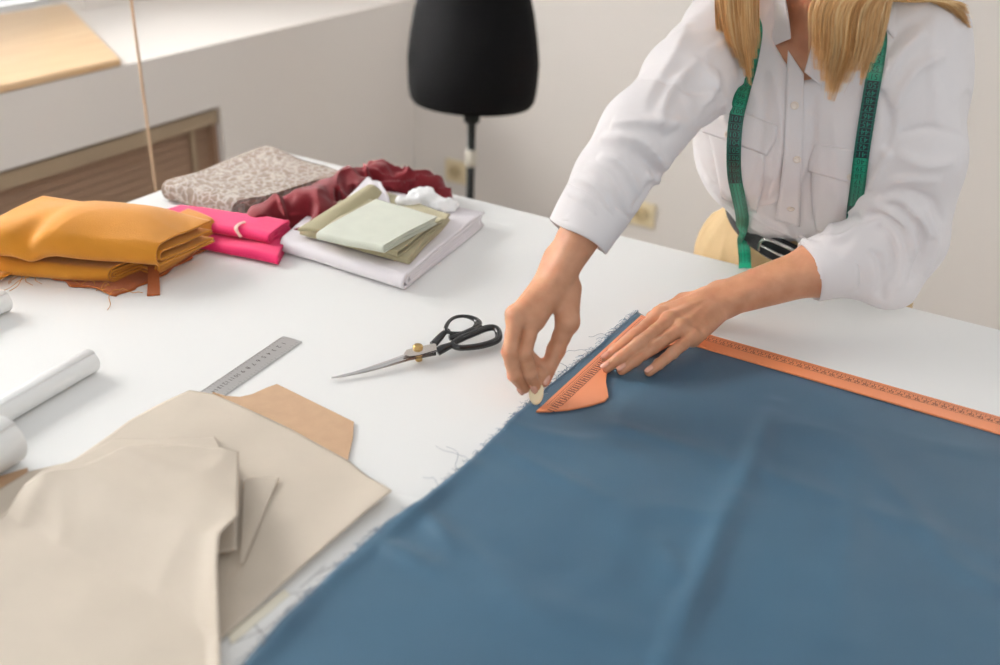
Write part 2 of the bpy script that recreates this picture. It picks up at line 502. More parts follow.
# ------------------------------------------------------------------ sheets and folded cloth
def resample(p, n):
    p = np.array([np.asarray(q, float)[:2] for q in p])
    d = np.r_[0, np.cumsum(np.linalg.norm(np.diff(p, axis=0), axis=1))]
    t = np.linspace(0, d[-1], n)
    return np.stack([np.interp(t, d, p[:, k]) for k in (0, 1)], 1)
def coons(e0, e1, e2, e3, nu, nv):
    """e0: v=0 (u 0..1), e1: u=1 (v 0..1), e2: v=1 (u 0..1), e3: u=0 (v 0..1)"""
    b = resample(e0, nu); t = resample(e2, nu); l = resample(e3, nv); r = resample(e1, nv)
    u = np.linspace(0, 1, nu)[None, :, None]; v = np.linspace(0, 1, nv)[:, None, None]
    P = (1 - v) * b[None] + v * t[None] + (1 - u) * l[:, None] + u * r[:, None]
    P -= (1 - u) * (1 - v) * b[0] + u * (1 - v) * b[-1] + (1 - u) * v * t[0] + u * v * t[-1]
    return P
def sheet(name, edges, nu, nv, zf, mat_, parent=None, th=.0006, jag=0.0):
    P = coons(*edges, nu, nv)
    U, Vv = np.meshgrid(np.linspace(0, 1, nu), np.linspace(0, 1, nv))
    X, Y = P[..., 0].copy(), P[..., 1].copy()
    if jag:
        e = np.exp(-np.minimum(np.minimum(U, 1 - U), np.minimum(Vv, 1 - Vv)) * 40)
        X += jag * e * noise(X * 60, Y * 60, 0, 3); Y += jag * e * noise(X * 60, Y * 60, 5, 4)
    Z = zf(X, Y, U, Vv)
    top = np.stack([X, Y, Z], -1).reshape(-1, 3)
    bot = top.copy(); bot[:, 2] -= th
    n = nu * nv; F = []
    for i in range(nv - 1):
        for j in range(nu - 1):
            a, b, c, d = i * nu + j, i * nu + j + 1, (i + 1) * nu + j + 1, (i + 1) * nu + j
            F.append((a, b, c, d)); F.append((a + n, d + n, c + n, b + n))
    rim = [j for j in range(nu)] + [i * nu + nu - 1 for i in range(1, nv)] + [(nv - 1) * nu + j for j in range(nu - 2, -1, -1)] + [i * nu for i in range(nv - 2, 0, -1)]
    for k in range(len(rim)):
        a, b = rim[k], rim[(k + 1) % len(rim)]
        F.append((b, a, a + n, b + n))
    V = np.vstack([top, bot])
    # make the top face up
    p, q, r = V[F[0][0]], V[F[0][1]], V[F[0][2]]
    if np.cross(q - p, r - p)[2] < 0: F = [f[::-1] for f in F]
    return mesh_obj(name, V, F, mat_, parent)
def uloop(L, z0, z1, s0=0.0, s1=1.0, n=14, ns=26, sag=0.0):
    """one folded layer: out along the bottom, round the fold at s0, back along the top"""
    r = (z1 - z0) / 2; out = []
    for k in range(ns): out.append((s1 + (s0 + r / L - s1) * k / (ns - 1), z0))
    for k in range(1, n):
        a = math.pi * k / n
        out.append((s0 + r / L - r / L * math.sin(a), z0 + r - r * math.cos(a)))
    for k in range(ns): out.append((s0 + r / L + (s1 - s0 - r / L) * k / (ns - 1), z1))
    return out
def folded(name, corners, paths, mat_, parent=None, base=T, nt=60, th=.0012, amp=.004, freq=9, jit=.003, seed=0, bow=None, lift=None, crease=0.0, cfreq=14):
    c = [np.asarray(p, float)[:2] for p in corners]
    H = max(z for p in paths for s, z in p)
    V = []; F = []
    for pi, p in enumerate(paths):
        s = np.array([q[0] for q in p])[:, None]; z = np.array([q[1] for q in p])[:, None]
        t = np.linspace(0, 1, nt)[None, :]
        tj = t + (noise(s * 7, np.zeros_like(s) + pi * 3.3, seed, seed) * .008 * (1 if pi else 0)) * (1 - 2 * t)
        X = (1 - s) * (1 - tj) * c[0][0] + s * (1 - tj) * c[1][0] + s * tj * c[2][0] + (1 - s) * tj * c[3][0]
        Y = (1 - s) * (1 - tj) * c[0][1] + s * (1 - tj) * c[1][1] + s * tj * c[2][1] + (1 - s) * tj * c[3][1]
        Z = z + 0 * t
        w = np.clip(Z / H, 0, 1)
        ez = amp * noise(X * freq, Y * freq, 0, seed) + amp * .5 * noise(X * freq * 2.3, Y * freq * 2.3, 4, seed)
        if crease:
            rn = noise(X * cfreq + 2 * noise(X * 5, Y * 5, 1, seed), Y * cfreq * .5, 2, seed)
            ez = ez + crease * (1 - np.abs(rn) * 2.2).clip(0, 1) ** 2
        Z = Z + ez * w
        if lift is not None: Z = Z + lift(s + 0 * t, t + 0 * s) * w
        Z = np.maximum(Z, 0.0008 + .6 * th)
        X = X + jit * noise(X * 12, Y * 12, Z * 30, seed + 1); Y = Y + jit * noise(X * 12, Y * 12, Z * 30 + 9, seed + 2)
        if bow is not None:
            dx, dy = bow(s + 0 * t, t + 0 * s, Z); X = X + dx; Y = Y + dy
        o = len(V); m, n_ = X.shape
        V.extend(np.stack([X, Y, Z + base], -1).reshape(-1, 3))
        for i in range(m - 1):
            for j in range(n_ - 1):
                a = o + i * n_ + j
                F.append((a, a + 1, a + n_ + 1, a + n_))
    ob = mesh_obj(name, V, F, mat_, parent)
    md = ob.modifiers.new('thick', 'SOLIDIFY'); md.thickness = th; md.offset = 0
    return ob
def threads(name, roots, mat_, parent, seed=1, L=.025, r=.0003, zmin=T + .0006, per=1, spread=1.0, dirv=None):
    rn = random.Random(seed); parts = []
    for p in roots:
        for _ in range(per):
            a = rn.uniform(0, 2 * math.pi) if dirv is None else math.atan2(dirv[1], dirv[0]) + rn.gauss(0, .9 * spread)
            l = L * rn.uniform(.3, 1.3); q = np.array(p, float); pts = [q.copy()]
            z = q[2] + rn.uniform(0, .004)
            for k in range(5):
                a += rn.gauss(0, .45); q = q + np.array([math.cos(a), math.sin(a), 0]) * l / 5
                q[2] = max(zmin, z + (zmin - z) * (k / 4) + rn.uniform(-.001, .002)); pts.append(q.copy())
            parts.append(tube_data(smooth_path(pts, 3), r, 4))
    V, F = merge(parts)
    o = mesh_obj(name, V, F, mat_, parent); o['kind'] = 'stuff'; return o

def cloth(name, col, rough=.85, weave=900, bump=.25, var=.04, sheen=.2, vscale=30, spec=.3):
    return mat(name, col, rough, bump=bump, scale=weave, var=var, vscale=vscale, sheen=sheen, spec=spec)
M_mustard = cloth('mustard_linen', srgb(198, 130, 34), bump=.4, weave=700)
M_mustard_shade = cloth('mustard_linen_shaded', srgb(164, 84, 26), bump=.4, weave=700)  # mustard linen again, with the shade under the pile put into the colour
M_pink = cloth('hot_pink_cotton', srgb(212, 30, 94))
M_red = cloth('wine_red_wool', srgb(112, 20, 30))
M_khaki = cloth('khaki_poplin', srgb(176, 167, 134))
M_mint = cloth('pale_mint_cotton', srgb(208, 211, 196))
M_whitecloth = mat('white_wrapped_cloth', srgb(230, 224, 228), .35, coat=.15, bump=.1, scale=60)
M_lace = cloth('white_lace', srgb(240, 240, 240), bump=.9, weave=260)
# patterned upholstery fabric
M_pat, nt, b_ = new_mat('grey_beige_patterned_weave')
tc = nt.nodes.new('ShaderNodeTexCoord')
nz = nt.nodes.new('ShaderNodeTexNoise'); nz.inputs['Scale'].default_value = 28
mxv = nt.nodes.new('ShaderNodeMix'); mxv.data_type = 'VECTOR'; mxv.inputs['Factor'].default_value = .045
nt.links.new(tc.outputs['Object'], nz.inputs['Vector']); nt.links.new(tc.outputs['Object'], mxv.inputs['A']); nt.links.new(nz.outputs['Color'], mxv.inputs['B'])
vo = nt.nodes.new('ShaderNodeTexVoronoi'); vo.feature = 'DISTANCE_TO_EDGE'; vo.inputs['Scale'].default_value = 75
nt.links.new(mxv.outputs['Result'], vo.inputs['Vector'])
n2 = nt.nodes.new('ShaderNodeTexNoise'); n2.inputs['Scale'].default_value = 120; n2.inputs['Detail'].default_value = 5
nt.links.new(tc.outputs['Object'], n2.inputs['Vector'])
cr = nt.nodes.new('ShaderNodeValToRGB'); cr.color_ramp.elements[0].position = .02; cr.color_ramp.elements[0].color = srgb(206, 194, 184)
cr.color_ramp.elements[1].position = .16; cr.color_ramp.elements[1].color = srgb(150, 128, 113)
nt.links.new(vo.outputs['Distance'], cr.inputs['Fac'])
mc = nt.nodes.new('ShaderNodeMix'); mc.data_type = 'RGBA'; mc.blend_type = 'MULTIPLY'; mc.inputs['Factor'].default_value = .6
nt.links.new(cr.outputs['Color'], mc.inputs['A']); nt.links.new(n2.outputs['Fac'], mc.inputs['B'])
gm = nt.nodes.new('ShaderNodeGamma'); gm.inputs['Gamma'].default_value = .8
nt.links.new(mc.outputs['Result'], gm.inputs['Color']); nt.links.new(gm.outputs['Color'], b_.inputs['Base Color'])
b_.inputs['Roughness'].default_value = .9
bp = nt.nodes.new('ShaderNodeBump'); bp.inputs['Strength'].default_value = .5; bp.inputs['Distance'].default_value = .002
nt.links.new(vo.outputs['Distance'], bp.inputs['Height']); nt.links.new(bp.outputs['Normal'], b_.inputs['Normal'])

def clen(a, b): return float(np.linalg.norm(np.asarray(a)[:2] - np.asarray(b)[:2]))
def root_at(pts): 
    c = np.mean([np.asarray(p)[:2] for p in pts], 0); return (c[0], c[1], T)

# white scraps under the patterned cloth
sc = [Q(120, 208, T), Q(150, 190, T), Q(240, 222, T), Q(200, 232, T)]
r = empty('paper_scrap', root_at(sc), 'white tissue scrap sticking out beneath the patterned grey cloth', 'paper scrap')
sheet('scrap', ([Q(172, 208, T), Q(205, 224, T)], [Q(205, 224, T), Q(262, 214, T)], [Q(206, 178, T), Q(262, 214, T)], [Q(172, 208, T), Q(160, 196, T), Q(206, 178, T)]), 30, 30,
      lambda X, Y, U, V: T + .003 + .002 * noise(X * 40, Y * 40, 0, 8), M_white_paper, r, jag=.004)

# patterned grey-beige cloth
zb = T + .012
c = [Q(160, 186, T + .03), Q(268, 149, T + .03), Q(346, 179, T + .022), Q(232, 212, T + .018)]
c = [c[0], c[1], c[2], c[3]]
# s runs along 0->1 of corners: fold at the left edge (c0-c3), layers open towards the viewer
cc = [c[3], c[2], c[1], c[0]]
r = empty('patterned_cloth', root_at(c), 'folded grey-beige cloth with crackled leaf pattern, at the far back of the pile', 'cloth')
L = clen(cc[0], cc[1])
cc2 = [c[0], c[1], c[2], c[3]]
L = clen(c[0], c[1])
paths = [uloop(L, .004, .034), uloop(L, .008, .029, .01, .99), uloop(L, .013, .025, .025, 1.0), uloop(L, .017, .021, .05, .985)]
folded('folded_cloth', cc2, paths, M_pat, r, th=.0032, amp=.0035, freq=12, jit=.004, seed=5, nt=70)

# hot pink cloth: two rolled folds
pc_ = [Q(172, 222, T), Q(180, 196, T), Q(300, 212, T), Q(285, 246, T)]
r = empty('pink_cloth', root_at(pc_), 'hot pink cloth folded in two rolls, between the mustard and wine red cloths', 'cloth')
A0, A1 = Q(172, 240, T + .01), Q(278, 260, T + .01)
B0, B1 = Q(192, 219, T + .01), Q(292, 237, T + .01)
L = clen(A0, B0)
folded('folded_cloth', [A0, B0, B1, A1], [uloop(L, .003, .017), uloop(L, .006, .014, .06, 1)], M_pink, r, th=.002, amp=.003, freq=10, jit=.004, seed=9)
A0, A1 = Q(158, 217, T + .025), Q(268, 241, T + .025)
B0, B1 = Q(182, 211, T + .022), Q(292, 228, T + .022)
L = clen(A0, B0)
up = folded('upper_roll', [A0, B0, B1, A1], [uloop(L, .0175, .031), uloop(L, .020, .0285, .08, 1), uloop(L, .0225, .026, .14, 1)], M_pink, r, th=.002, amp=.003, freq=10, jit=.004, seed=11)
pth = [Q(245, 222, T + .0365), Q(239, 224, T + .0365), Q(236, 229, T + .034), Q(241, 237, T + .024)]
V, F = tube_data(smooth_path(pth, 6), .003, 8, flat=.4)
sv = mesh_obj('selvedge', V, F, mat('cream_selvedge', srgb(240, 205, 190), .8), up); sv['label'] = 'cream selvedge edge'

# wine red cloth: rumpled heap
def heap(name, lo, hi, f, h, mat_, parent): 
    V, F = surface_net(f, lo, hi, h); return mesh_obj(name, V, F, mat_, parent)
def polyseg(P, pts, rad, k=.012):
    d = None
    for i in range(len(pts) - 1):
        e = rcone(P, pts[i], pts[i + 1], rad[i], rad[i + 1]); d = e if d is None else smin(d, e, k)
    return d
rp = [Q(262, 222, T + .018), Q(310, 212, T + .022), Q(350, 190, T + .026), Q(378, 178, T + .030), Q(402, 186, T + .022), Q(438, 196, T + .012)]
rq = [Q(290, 246, T + .006), Q(330, 226, T + .010), Q(360, 206, T + .014)]
r2 = [Q(395, 192, T + .02), Q(415, 187, T + .024), Q(432, 192, T + .018), Q(446, 202, T + .006)]
def f_red(P):
    d = polyseg(P, rp, [.024, .030, .025, .022, .020, .014], .02)
    d = smin(d, polyseg(P, rq, [.014, .024, .02], .02), .02)
    d = smin(d, polyseg(P, r2, [.02, .022, .018, .008], .012), .012)
    d = smin(d, rcone(P, rp[3], rp[3] + np.array([.006, -.01, .022]), .012, .003), .012)
    x, y, z = P[:, 0], P[:, 1], P[:, 2]
    w = (1 - np.abs(noise(x * 22 + 3 * noise(x * 8, y * 8, z * 8, 2), y * 9, z * 16, 7)) * 2).clip(0, 1)
    w2 = (1 - np.abs(noise((x + y) * 30, (x - y) * 9, z * 22, 17)) * 2.6).clip(0, 1)
    d = d + .004 - .010 * w - .007 * w2 - .002 * noise(x * 70, y * 60, z * 70, 8)
    return np.maximum(d, T + .0012 - z)
rc = root_at(rp)
r = empty('red_cloth', rc, 'rumpled wine red cloth heaped behind the khaki cloth', 'cloth')
heap('cloth_heap', (-1.32, .98, T - .01), (-.78, 1.45, T + .12), f_red, .003, M_red, r)

# white wrapped cloth under the khaki one
c = [Q(281, 252, T + .004), Q(350, 196, T + .004), Q(484, 224, T + .004), Q(404, 291, T + .002)]
r = empty('white_cloth', root_at(c), 'glossy white folded cloth lying under the khaki cloth', 'cloth')
L = clen(c[0], c[1])
folded('folded_cloth', [c[0], c[1], c[2], c[3]], [uloop(clen(c[1], c[0]), .003, .024, 0, 1)], M_whitecloth, r, th=.004, amp=.002, freq=16, jit=.003, seed=21, crease=.002,
       bow=lambda s, t, z: (0 * s, 0 * s))
folded('inner_layer', [c[0], c[1], c[2], c[3]], [uloop(clen(c[1], c[0]), .0072, .0198, 0.03, .98), uloop(clen(c[1], c[0]), .0112, .0158, 0.07, .97)], M_whitecloth, r, th=.004, amp=.0015, freq=16, jit=.002, seed=22)

# khaki cloth
zk = .026
c = [Q(300, 238, T + zk), Q(362, 192, T + zk), Q(452, 222, T + zk), Q(408, 266, T + zk)]
r = empty('khaki_cloth', root_at(c), 'folded khaki cloth on top of the glossy white cloth', 'cloth')
L = clen(c[0], c[1]); W_ = clen(c[3], c[2])
folded('folded_cloth', [c[0], c[1], c[2], c[3]], [uloop(L, zk + .003, zk + .012, 0, 1), uloop(L, zk + .0055, zk + .0095, .03, .98)], M_khaki, r, th=.0016, amp=.0015, freq=14, jit=.003, seed=31)
c2 = [Q(352, 258, T + .035), Q(318, 238, T + .035), Q(372, 200, T + .035), Q(452, 224, T + .035)]
c2 = [Q(318, 240, T + .04), Q(362, 202, T + .04), Q(444, 224, T + .04), Q(396, 256, T + .04)]
folded('upper_fold', c2, [uloop(clen(c2[0], c2[1]), zk + .0145, zk + .022, 0, 1)], M_khaki, r, th=.0018, amp=.0015, freq=14, jit=.003, seed=32)
# left flap standing up towards the red cloth
e = [Q(298, 232, T + .045), Q(372, 190, T + .062)]
sheet('flap', ([Q(298, 236, T + .036), Q(325, 236, T + .036)], [Q(325, 236, T + .036), Q(386, 200, T + .036)], [Q(368, 190, T + .05), Q(386, 202, T + .036)], [Q(298, 236, T + .036), Q(368, 190, T + .05)]), 16, 40,
      lambda X, Y, U, V: T + .042 + (.012 * V + .006) * np.sin(np.clip(1 - U, 0, 1) * 1.9), M_khaki, r, th=.004)
# pale mint cloth
zk2 = .052
c = [Q(317, 240, T + zk2), Q(376, 204, T + zk2), Q(437, 223, T + zk2), Q(384, 252, T + zk2)]
r = empty('mint_cloth', root_at(c), 'small pale mint folded cloth, topmost of the khaki stack', 'cloth')
L = clen(c[0], c[1])
folded('folded_cloth', c, [uloop(L, .0505, .0605, 0, 1), uloop(L, .0535, .0575, .04, .97)], M_mint, r, th=.0016, amp=.0012, freq=16, jit=.003, seed=41)
# small white corner and the lace heap
v0 = [Q(352, 214, T + .03), Q(372, 181, T + .052), Q(384, 186, T + .05), Q(392, 206, T + .03)]
r = empty('white_offcut', root_at(v0), 'small white offcut corner standing between the khaki flap and red cloth', 'cloth')
e0 = [Q(350, 205, T + .03), Q(392, 208, T + .03)]; e2 = [Q(366, 183, T + .055), Q(380, 186, T + .055)]
P0 = [Q(335, 208, T + .040), Q(392, 206, T + .040)]; P1 = [Q(367, 177, T + .060), Q(381, 183, T + .056)]
def lerp(a, b, t): return np.asarray(a) * (1 - t) + np.asarray(b) * t
V = []; F = []
for i in range(12):
    for j in range(12):
        p = lerp(lerp(P0[0], P0[1], j / 11), lerp(P1[0], P1[1], j / 11), i / 11)
        p[1] += .006 * math.sin(i / 11 * 3.1) + .003 * math.sin(j); V.append(p)
for i in range(11):
    for j in range(11): F.append((i * 12 + j, i * 12 + j + 1, (i + 1) * 12 + j + 1, (i + 1) * 12 + j))
ob = mesh_obj('cloth_corner', V, F, M_whitecloth, r); md = ob.modifiers.new('t', 'SOLIDIFY'); md.thickness = .003
lp = [Q(405, 208, T + .03), Q(425, 204, T + .028), Q(445, 212, T + .022), Q(458, 219, T + .018)]
def f_lace(P):
    d = polyseg(P, lp, [.018, .022, .018, .008], .015)
    x, y, z = P[:, 0], P[:, 1], P[:, 2]
    d = d - .006 * noise(x * 60, y * 60, z * 60, 3) - .003 * noise(x * 140, y * 140, z * 140, 5)
    return np.maximum(d, T + .0275 - z)
r = empty('lace_cloth', root_at(lp), 'crumpled white lacy cloth behind the mint cloth', 'cloth')
heap('lace_heap', (-1.05, 1.0, T + .02), (-.70, 1.4, T + .09), f_lace, .0025, M_lace, r)

# mustard cloth
def mq(x, y, z): return Q(x, y, T + z)
r = empty('mustard_cloth', root_at([Q(100, 240, T)]), 'large mustard yellow cloth folded in thick layers, front left of the pile', 'cloth')
lo_ = [mq(-60, 262, .016), mq(0, 222, .02), mq(190, 240, .02), mq(108, 281, .010)]
L = clen(lo_[0], lo_[1])
folded('lower_fold', lo_, [uloop(L, .004, .028, n=20), uloop(L, .008, .022, .03, .97), uloop(L, .0125, .0175, .07, .95)], M_mustard, r, th=.003, amp=.005, freq=9, jit=.006, seed=51, nt=90, crease=.003)
up_ = [mq(-30, 250, .045), mq(45, 206, .056), mq(212, 231, .045), mq(156, 264, .036)]
L = clen(up_[0], up_[1])
def liftf(s, t): return -.018 * np.exp(-((t - .30) / .07) ** 2) * (1 - s) ** 2 + .018 * np.sin(np.clip(t, 0, 1) * 3.14) * np.sin(np.clip(s, 0, 1) * 3.14) + .008 * (1 - t) * (s < 2)
folded('upper_fold', up_, [uloop(L, .030, .060, n=22), uloop(L, .035, .047, .10, .97)], M_mustard, r, th=.003, amp=.006, freq=7, jit=.006, seed=58, nt=140, crease=.0045, cfreq=13, lift=liftf)
# right-hand lower layers and turned end
q0 = [mq(150, 272, .008), mq(120, 250, .008), mq(205, 236, .008), mq(218, 240, .008)]
folded('turned_end', [mq(160, 276, .004), mq(110, 262, .004), mq(190, 228, .004), mq(219, 240, .004)], [uloop(.12, .003, .034, n=18), uloop(.12, .010, .026, .06, .96)], M_mustard, r, th=.003, amp=.003, freq=9, jit=.004, seed=53)
# mustard layer beneath, its shade put into a rust brown colour
r2_ = empty('mustard_underlayer', root_at([Q(90, 280, T)]), 'lower mustard layer with ragged edge, its shade painted in as rust brown, beneath the mustard cloth', 'cloth')
sheet('cloth_sheet', ([Q(20, 262, T), Q(70, 286, T), Q(115, 297, T)], [Q(115, 297, T), Q(165, 276, T), Q(216, 246, T)], [Q(60, 220, T), Q(216, 244, T)], [Q(20, 262, T), Q(60, 220, T)]), 60, 40,
      lambda X, Y, U, V: T + .0035 + .0015 * noise(X * 30, Y * 30, 0, 2), M_mustard_shade, r2_, th=.002, jag=.006)
V = []
a0, a1 = Q(148, 268, T + .012), Q(159, 268, T + .012); b0, b1 = Q(147, 296, T + .001), Q(160, 295, T + .001)
V, F = [], []
for i in range(10):
    t = i / 9; z = (.012 * (1 - t) ** 2) + .0025
    for p in (lerp(a0, b0, t), lerp(a1, b1, t)):
        V.append((p[0], p[1], T + z)); V.append((p[0], p[1], T + z - .002))
for i in range(9):
    k = i * 4
    F += [(k, k + 2, k + 6, k + 4), (k + 1, k + 5, k + 7, k + 3), (k, k + 4, k + 5, k + 1), (k + 2, k + 3, k + 7, k + 6)]
F += [(0, 1, 3, 2), (36, 38, 39, 37)]
mesh_obj('tab', V, F, M_mustard_shade, r2_, smooth=False)
# loose strips at the left
def strip(name, pts, w, parent, m, up=(0, 0, 1), flat=.25):
    V, F = tube_data(smooth_path(pts, 8), w, 10, flat=flat, up=up); return mesh_obj(name, V, F, m, parent)
strip('loose_strip', [Q(-40, 292, T + .006), Q(0, 275, T + .008), Q(22, 264, T + .012), Q(45, 252, T + .02)], .011, r, M_mustard)
strip('loose_strip', [Q(-40, 262, T + .012), Q(0, 258, T + .014), Q(12, 256, T + .018), Q(30, 262, T + .008)], .008, r, M_mustard)
threads('fringe', [Q(x, y, T + .006) for x, y in ((22, 272), (30, 274), (38, 276), (60, 270), (75, 272), (90, 279), (110, 286), (120, 290), (20, 262), (48, 265))], mat('mustard_thread', srgb(200, 140, 60), .8), r, seed=4, L=.045, r=.0005, per=2, dirv=(0.2, -1))

# ------------------------------------------------------------------ paper rolls
def roll(name, p0, p1, rad, label, inner=.8):
    p0 = np.array(p0); p1 = np.array(p1); d = (p1 - p0) / np.linalg.norm(p1 - p0)
    g_ = empty(name, (p0[0], p0[1], p0[2] - rad), label, 'paper roll')
    V = []; F = []; n = 40; s, u = frame_dirs(d)
    # spiral of paper: outer wall, lip, inner wall
    rings = [(0, rad * .97), (.001, rad), (None, rad), (None, rad * .97), (None, rad * inner), (0, rad * inner)]
    Ln = np.linalg.norm(p1 - p0)
    zs_ = [0, .0012, Ln - .0012, Ln, Ln, 0]
    for (q, rr), zz_ in zip(rings, zs_):
        for k in range(n):
            a = 2 * math.pi * k / n; V.append(p0 + d * zz_ + rr * (math.cos(a) * s + math.sin(a) * u))
    for i in range(6):
        for k in range(n):
            F.append((i * n + k, i * n + (k + 1) % n, ((i + 1) % 6) * n + (k + 1) % n, ((i + 1) % 6) * n + k))
    mesh_obj('rolled_sheet', V, F, M_white_paper, g_)
    # free edge of the sheet lying on the roll
    V2 = []; a0 = 1.1
    for zz_ in (0.0, Ln):
        for rr in (rad * 1.0, rad * 1.04):
            for k in range(10):
                a = a0 + k * .12 ; V2.append(p0 + d * zz_ + (rr if rr == rad else rad * (1 + .05 * k / 9)) * (math.cos(a) * s + math.sin(a) * u))
    F2 = []
    for k in range(9):
        F2 += [(k, k + 1, 21 + k, 20 + k), (10 + k, 30 + k, 31 + k, 11 + k), (k, 10 + k, 11 + k, k + 1), (20 + k, 21 + k, 31 + k, 30 + k)]
    F2 += [(9, 19, 39, 29)]
    mesh_obj('paper_edge', V2, F2, M_white_paper, g_)
    return g_
roll('paper_roll', Q(91, 360, T + .0145), Q(-70, 452, T + .0145), .0142, 'long thin white paper roll with its round end pointing at the steel ruler')
roll('paper_roll', Q(9, 438, T + .026), Q(-90, 498, T + .026), .0255, 'thick white paper roll at the left edge beside the beige paper')
roll('paper_roll', Q(5, 300, T + .0150), Q(-90, 342, T + .0150), .0145, 'white paper roll end just in front of the mustard strips at the left edge')

# ------------------------------------------------------------------ steel ruler
a = Q(283.5, 336, T + .001); b = Q(301.5, 342, T + .001); e = Q(205, 389, T + .001)
ax = (a - e); ax[2] = 0; ax /= np.linalg.norm(ax); sd = np.array([-ax[1], ax[0], 0]); wd = abs((b - a) @ sd)
org = (a + b) / 2; org[2] = T + .0006
r = empty('steel_ruler', (org[0], org[1], T), 'steel ruler partly under the beige paper', 'ruler')
if (b - a) @ sd > 0: sd = -sd   # sd points to the far long edge
def rl(s, w, z=0): return org - ax * s + sd * w + np.array([0, 0, z])
V = [rl(s, w, z) for z in (0, .001) for s, w in ((0, -wd / 2), (.31, -wd / 2), (.31, wd / 2), (0, wd / 2))]
blade = mesh_obj('blade', V, [(3, 2, 1, 0), (4, 5, 6, 7), (0, 1, 5, 4), (1, 2, 6, 5), (2, 3, 7, 6), (3, 0, 4, 7)], M_steelbrushed, r, smooth=False)
pr = []
for k in range(0, 300):
    s = .006 + k * .001; h_ = .0055 if k % 10 == 0 else (.004 if k % 5 == 0 else .0022)
    pr.append(quad(rl(s, wd / 2 - h_ / 2, .00115), ax, sd, .00022, h_))
    if k % 5 == 0: pr.append(quad(rl(s, -wd / 2 + h_ / 2, .00115), ax, sd, .00022, h_))
for k in range(1, 30):
    g_ = text_geo(str(k), .0088)
    pr.append(put(g_, rl(.006 + k * .01, .002, .00116), -ax * 1.0, -sd))
V, F = merge(pr); mesh_obj('scale_marks', V, F, mat('engraved_marks', srgb(70, 66, 66), .5), r, smooth=False)

# ------------------------------------------------------------------ beige pattern paper
zA = T + .002
r = empty('beige_paper', root_at([Q(180, 520, T)]), 'large creased beige wrapping paper spread over the front left of the table', 'paper')
def zmain(X, Y, U, V):
    return zA + .0015 + .0026 * (1 + noise(X * 14, Y * 14, 0, 61)) + .010 * np.exp(-((1 - U) / .10) ** 2) * np.exp(-((V) / .5) ** 2) * .8
sheet('under_sheet', ([Q(190, 394, T), Q(213, 397, T), Q(290, 431, T), Q(350, 462, T), Q(392, 495, T)],
                      [Q(392, 495, T + .008), Q(330, 548, T + .004), Q(226, 640, T), Q(160, 712, T)],
                      [Q(-110, 610, T), Q(-60, 700, T), Q(160, 712, T)],
                      [Q(190, 394, T), Q(130, 425, T), Q(72, 466, T), Q(30, 476, T), Q(-110, 560, T)]), 90, 90, zmain, M_kraft, r)
def zd(X, Y, U, V): return zA + .007 + .002 * noise(X * 16, Y * 16, 2, 62) + .002 * V
sheet('middle_sheet', ([Q(60, 475, T), Q(118, 446, T), Q(216, 445, T)], [Q(216, 445, T), Q(224, 460, T), Q(238, 476, T), Q(238, 560, T)],
                       [Q(-60, 620, T), Q(240, 560, T)], [Q(60, 475, T), Q(0, 520, T), Q(-60, 620, T)]), 60, 60, zd, M_kraft, r)
def zt(X, Y, U, V):
    z = zA + .0135 + .0034 * noise(X * 13, Y * 13, 3, 63) + .002 * (1 - np.abs(noise(X * 9 + Y * 4, Y * 12, 1, 67)) * 3).clip(0, 1) + .003 * np.exp(-((X + .78 + (Y - .55) * .3) / .012) ** 2) + .003 * np.exp(-((Y - .58 - (X + .7) * .5) / .015) ** 2)
    z += .008 * np.exp(-((1 - U) / .05) ** 2) * sstep(.25, .6, V)
    z += .006 * sstep(.55, .8, V)
    z = z + .022 * sstep(.68, .50, Y) * 1.0
    return np.maximum(z - .034 * np.clip((.485 - Y) / .07, 0, 1) ** 1.5, zA + .010)
sheet('top_sheet', ([Q(-40, 560, T), Q(30, 508, T), Q(90, 496, T), Q(132, 474, T), Q(185, 470, T), Q(241, 472, T)],
                    [Q(241, 472, T), Q(242, 552, T), Q(224, 572, T), Q(221, 600, T), Q(223, 720, T)],
                    [Q(-60, 720, T), Q(223, 720, T)], [Q(-40, 560, T), Q(-60, 720, T)]), 80, 80, zt, M_kraft, r)
def zdart(X, Y, U, V): return zA + .0085 + .0012 * np.sin(U * 3.1) * (1 - V)
sheet('dart_fold', ([Q(243, 478, T + .012), Q(279, 476, T + .012)], [Q(279, 476, T + .012), Q(243, 560, T + .012)], [Q(240, 562, T + .012), Q(243, 562, T + .012)], [Q(243, 478, T + .012), Q(240, 562, T + .012)]), 20, 40, zdart, M_kraft, r)

# brown card pattern pieces
bp_ = [(213, 394), (226, 398), (240, 399), (253, 396), (266, 390), (277, 386), (354, 424), (353, 440), (346, 470), (300, 470), (205, 410)]
def card(name, pts, label, m=M_brownpaper, z=.0, th=.0012):
    P_ = [Q(x, y, T)[:2] for x, y in pts]
    c_ = np.mean(P_, 0)
    bm = bmesh.new(); prism(bm, P_, T + z, T + z + th)
    r_ = empty(name, (c_[0], c_[1], T), label, 'pattern piece')
    bm_obj('card', bm, m, r_); return r_
card('pattern_piece', bp_, 'brown card pattern piece with curved neckline, sticking out behind the beige paper', z=.0017, th=.0012)
card('pattern_piece', [(-60, 520), (-5, 480), (28, 470), (30, 485), (-20, 530)], 'brown card corner at the left edge beside the thick paper roll', z=.0017)
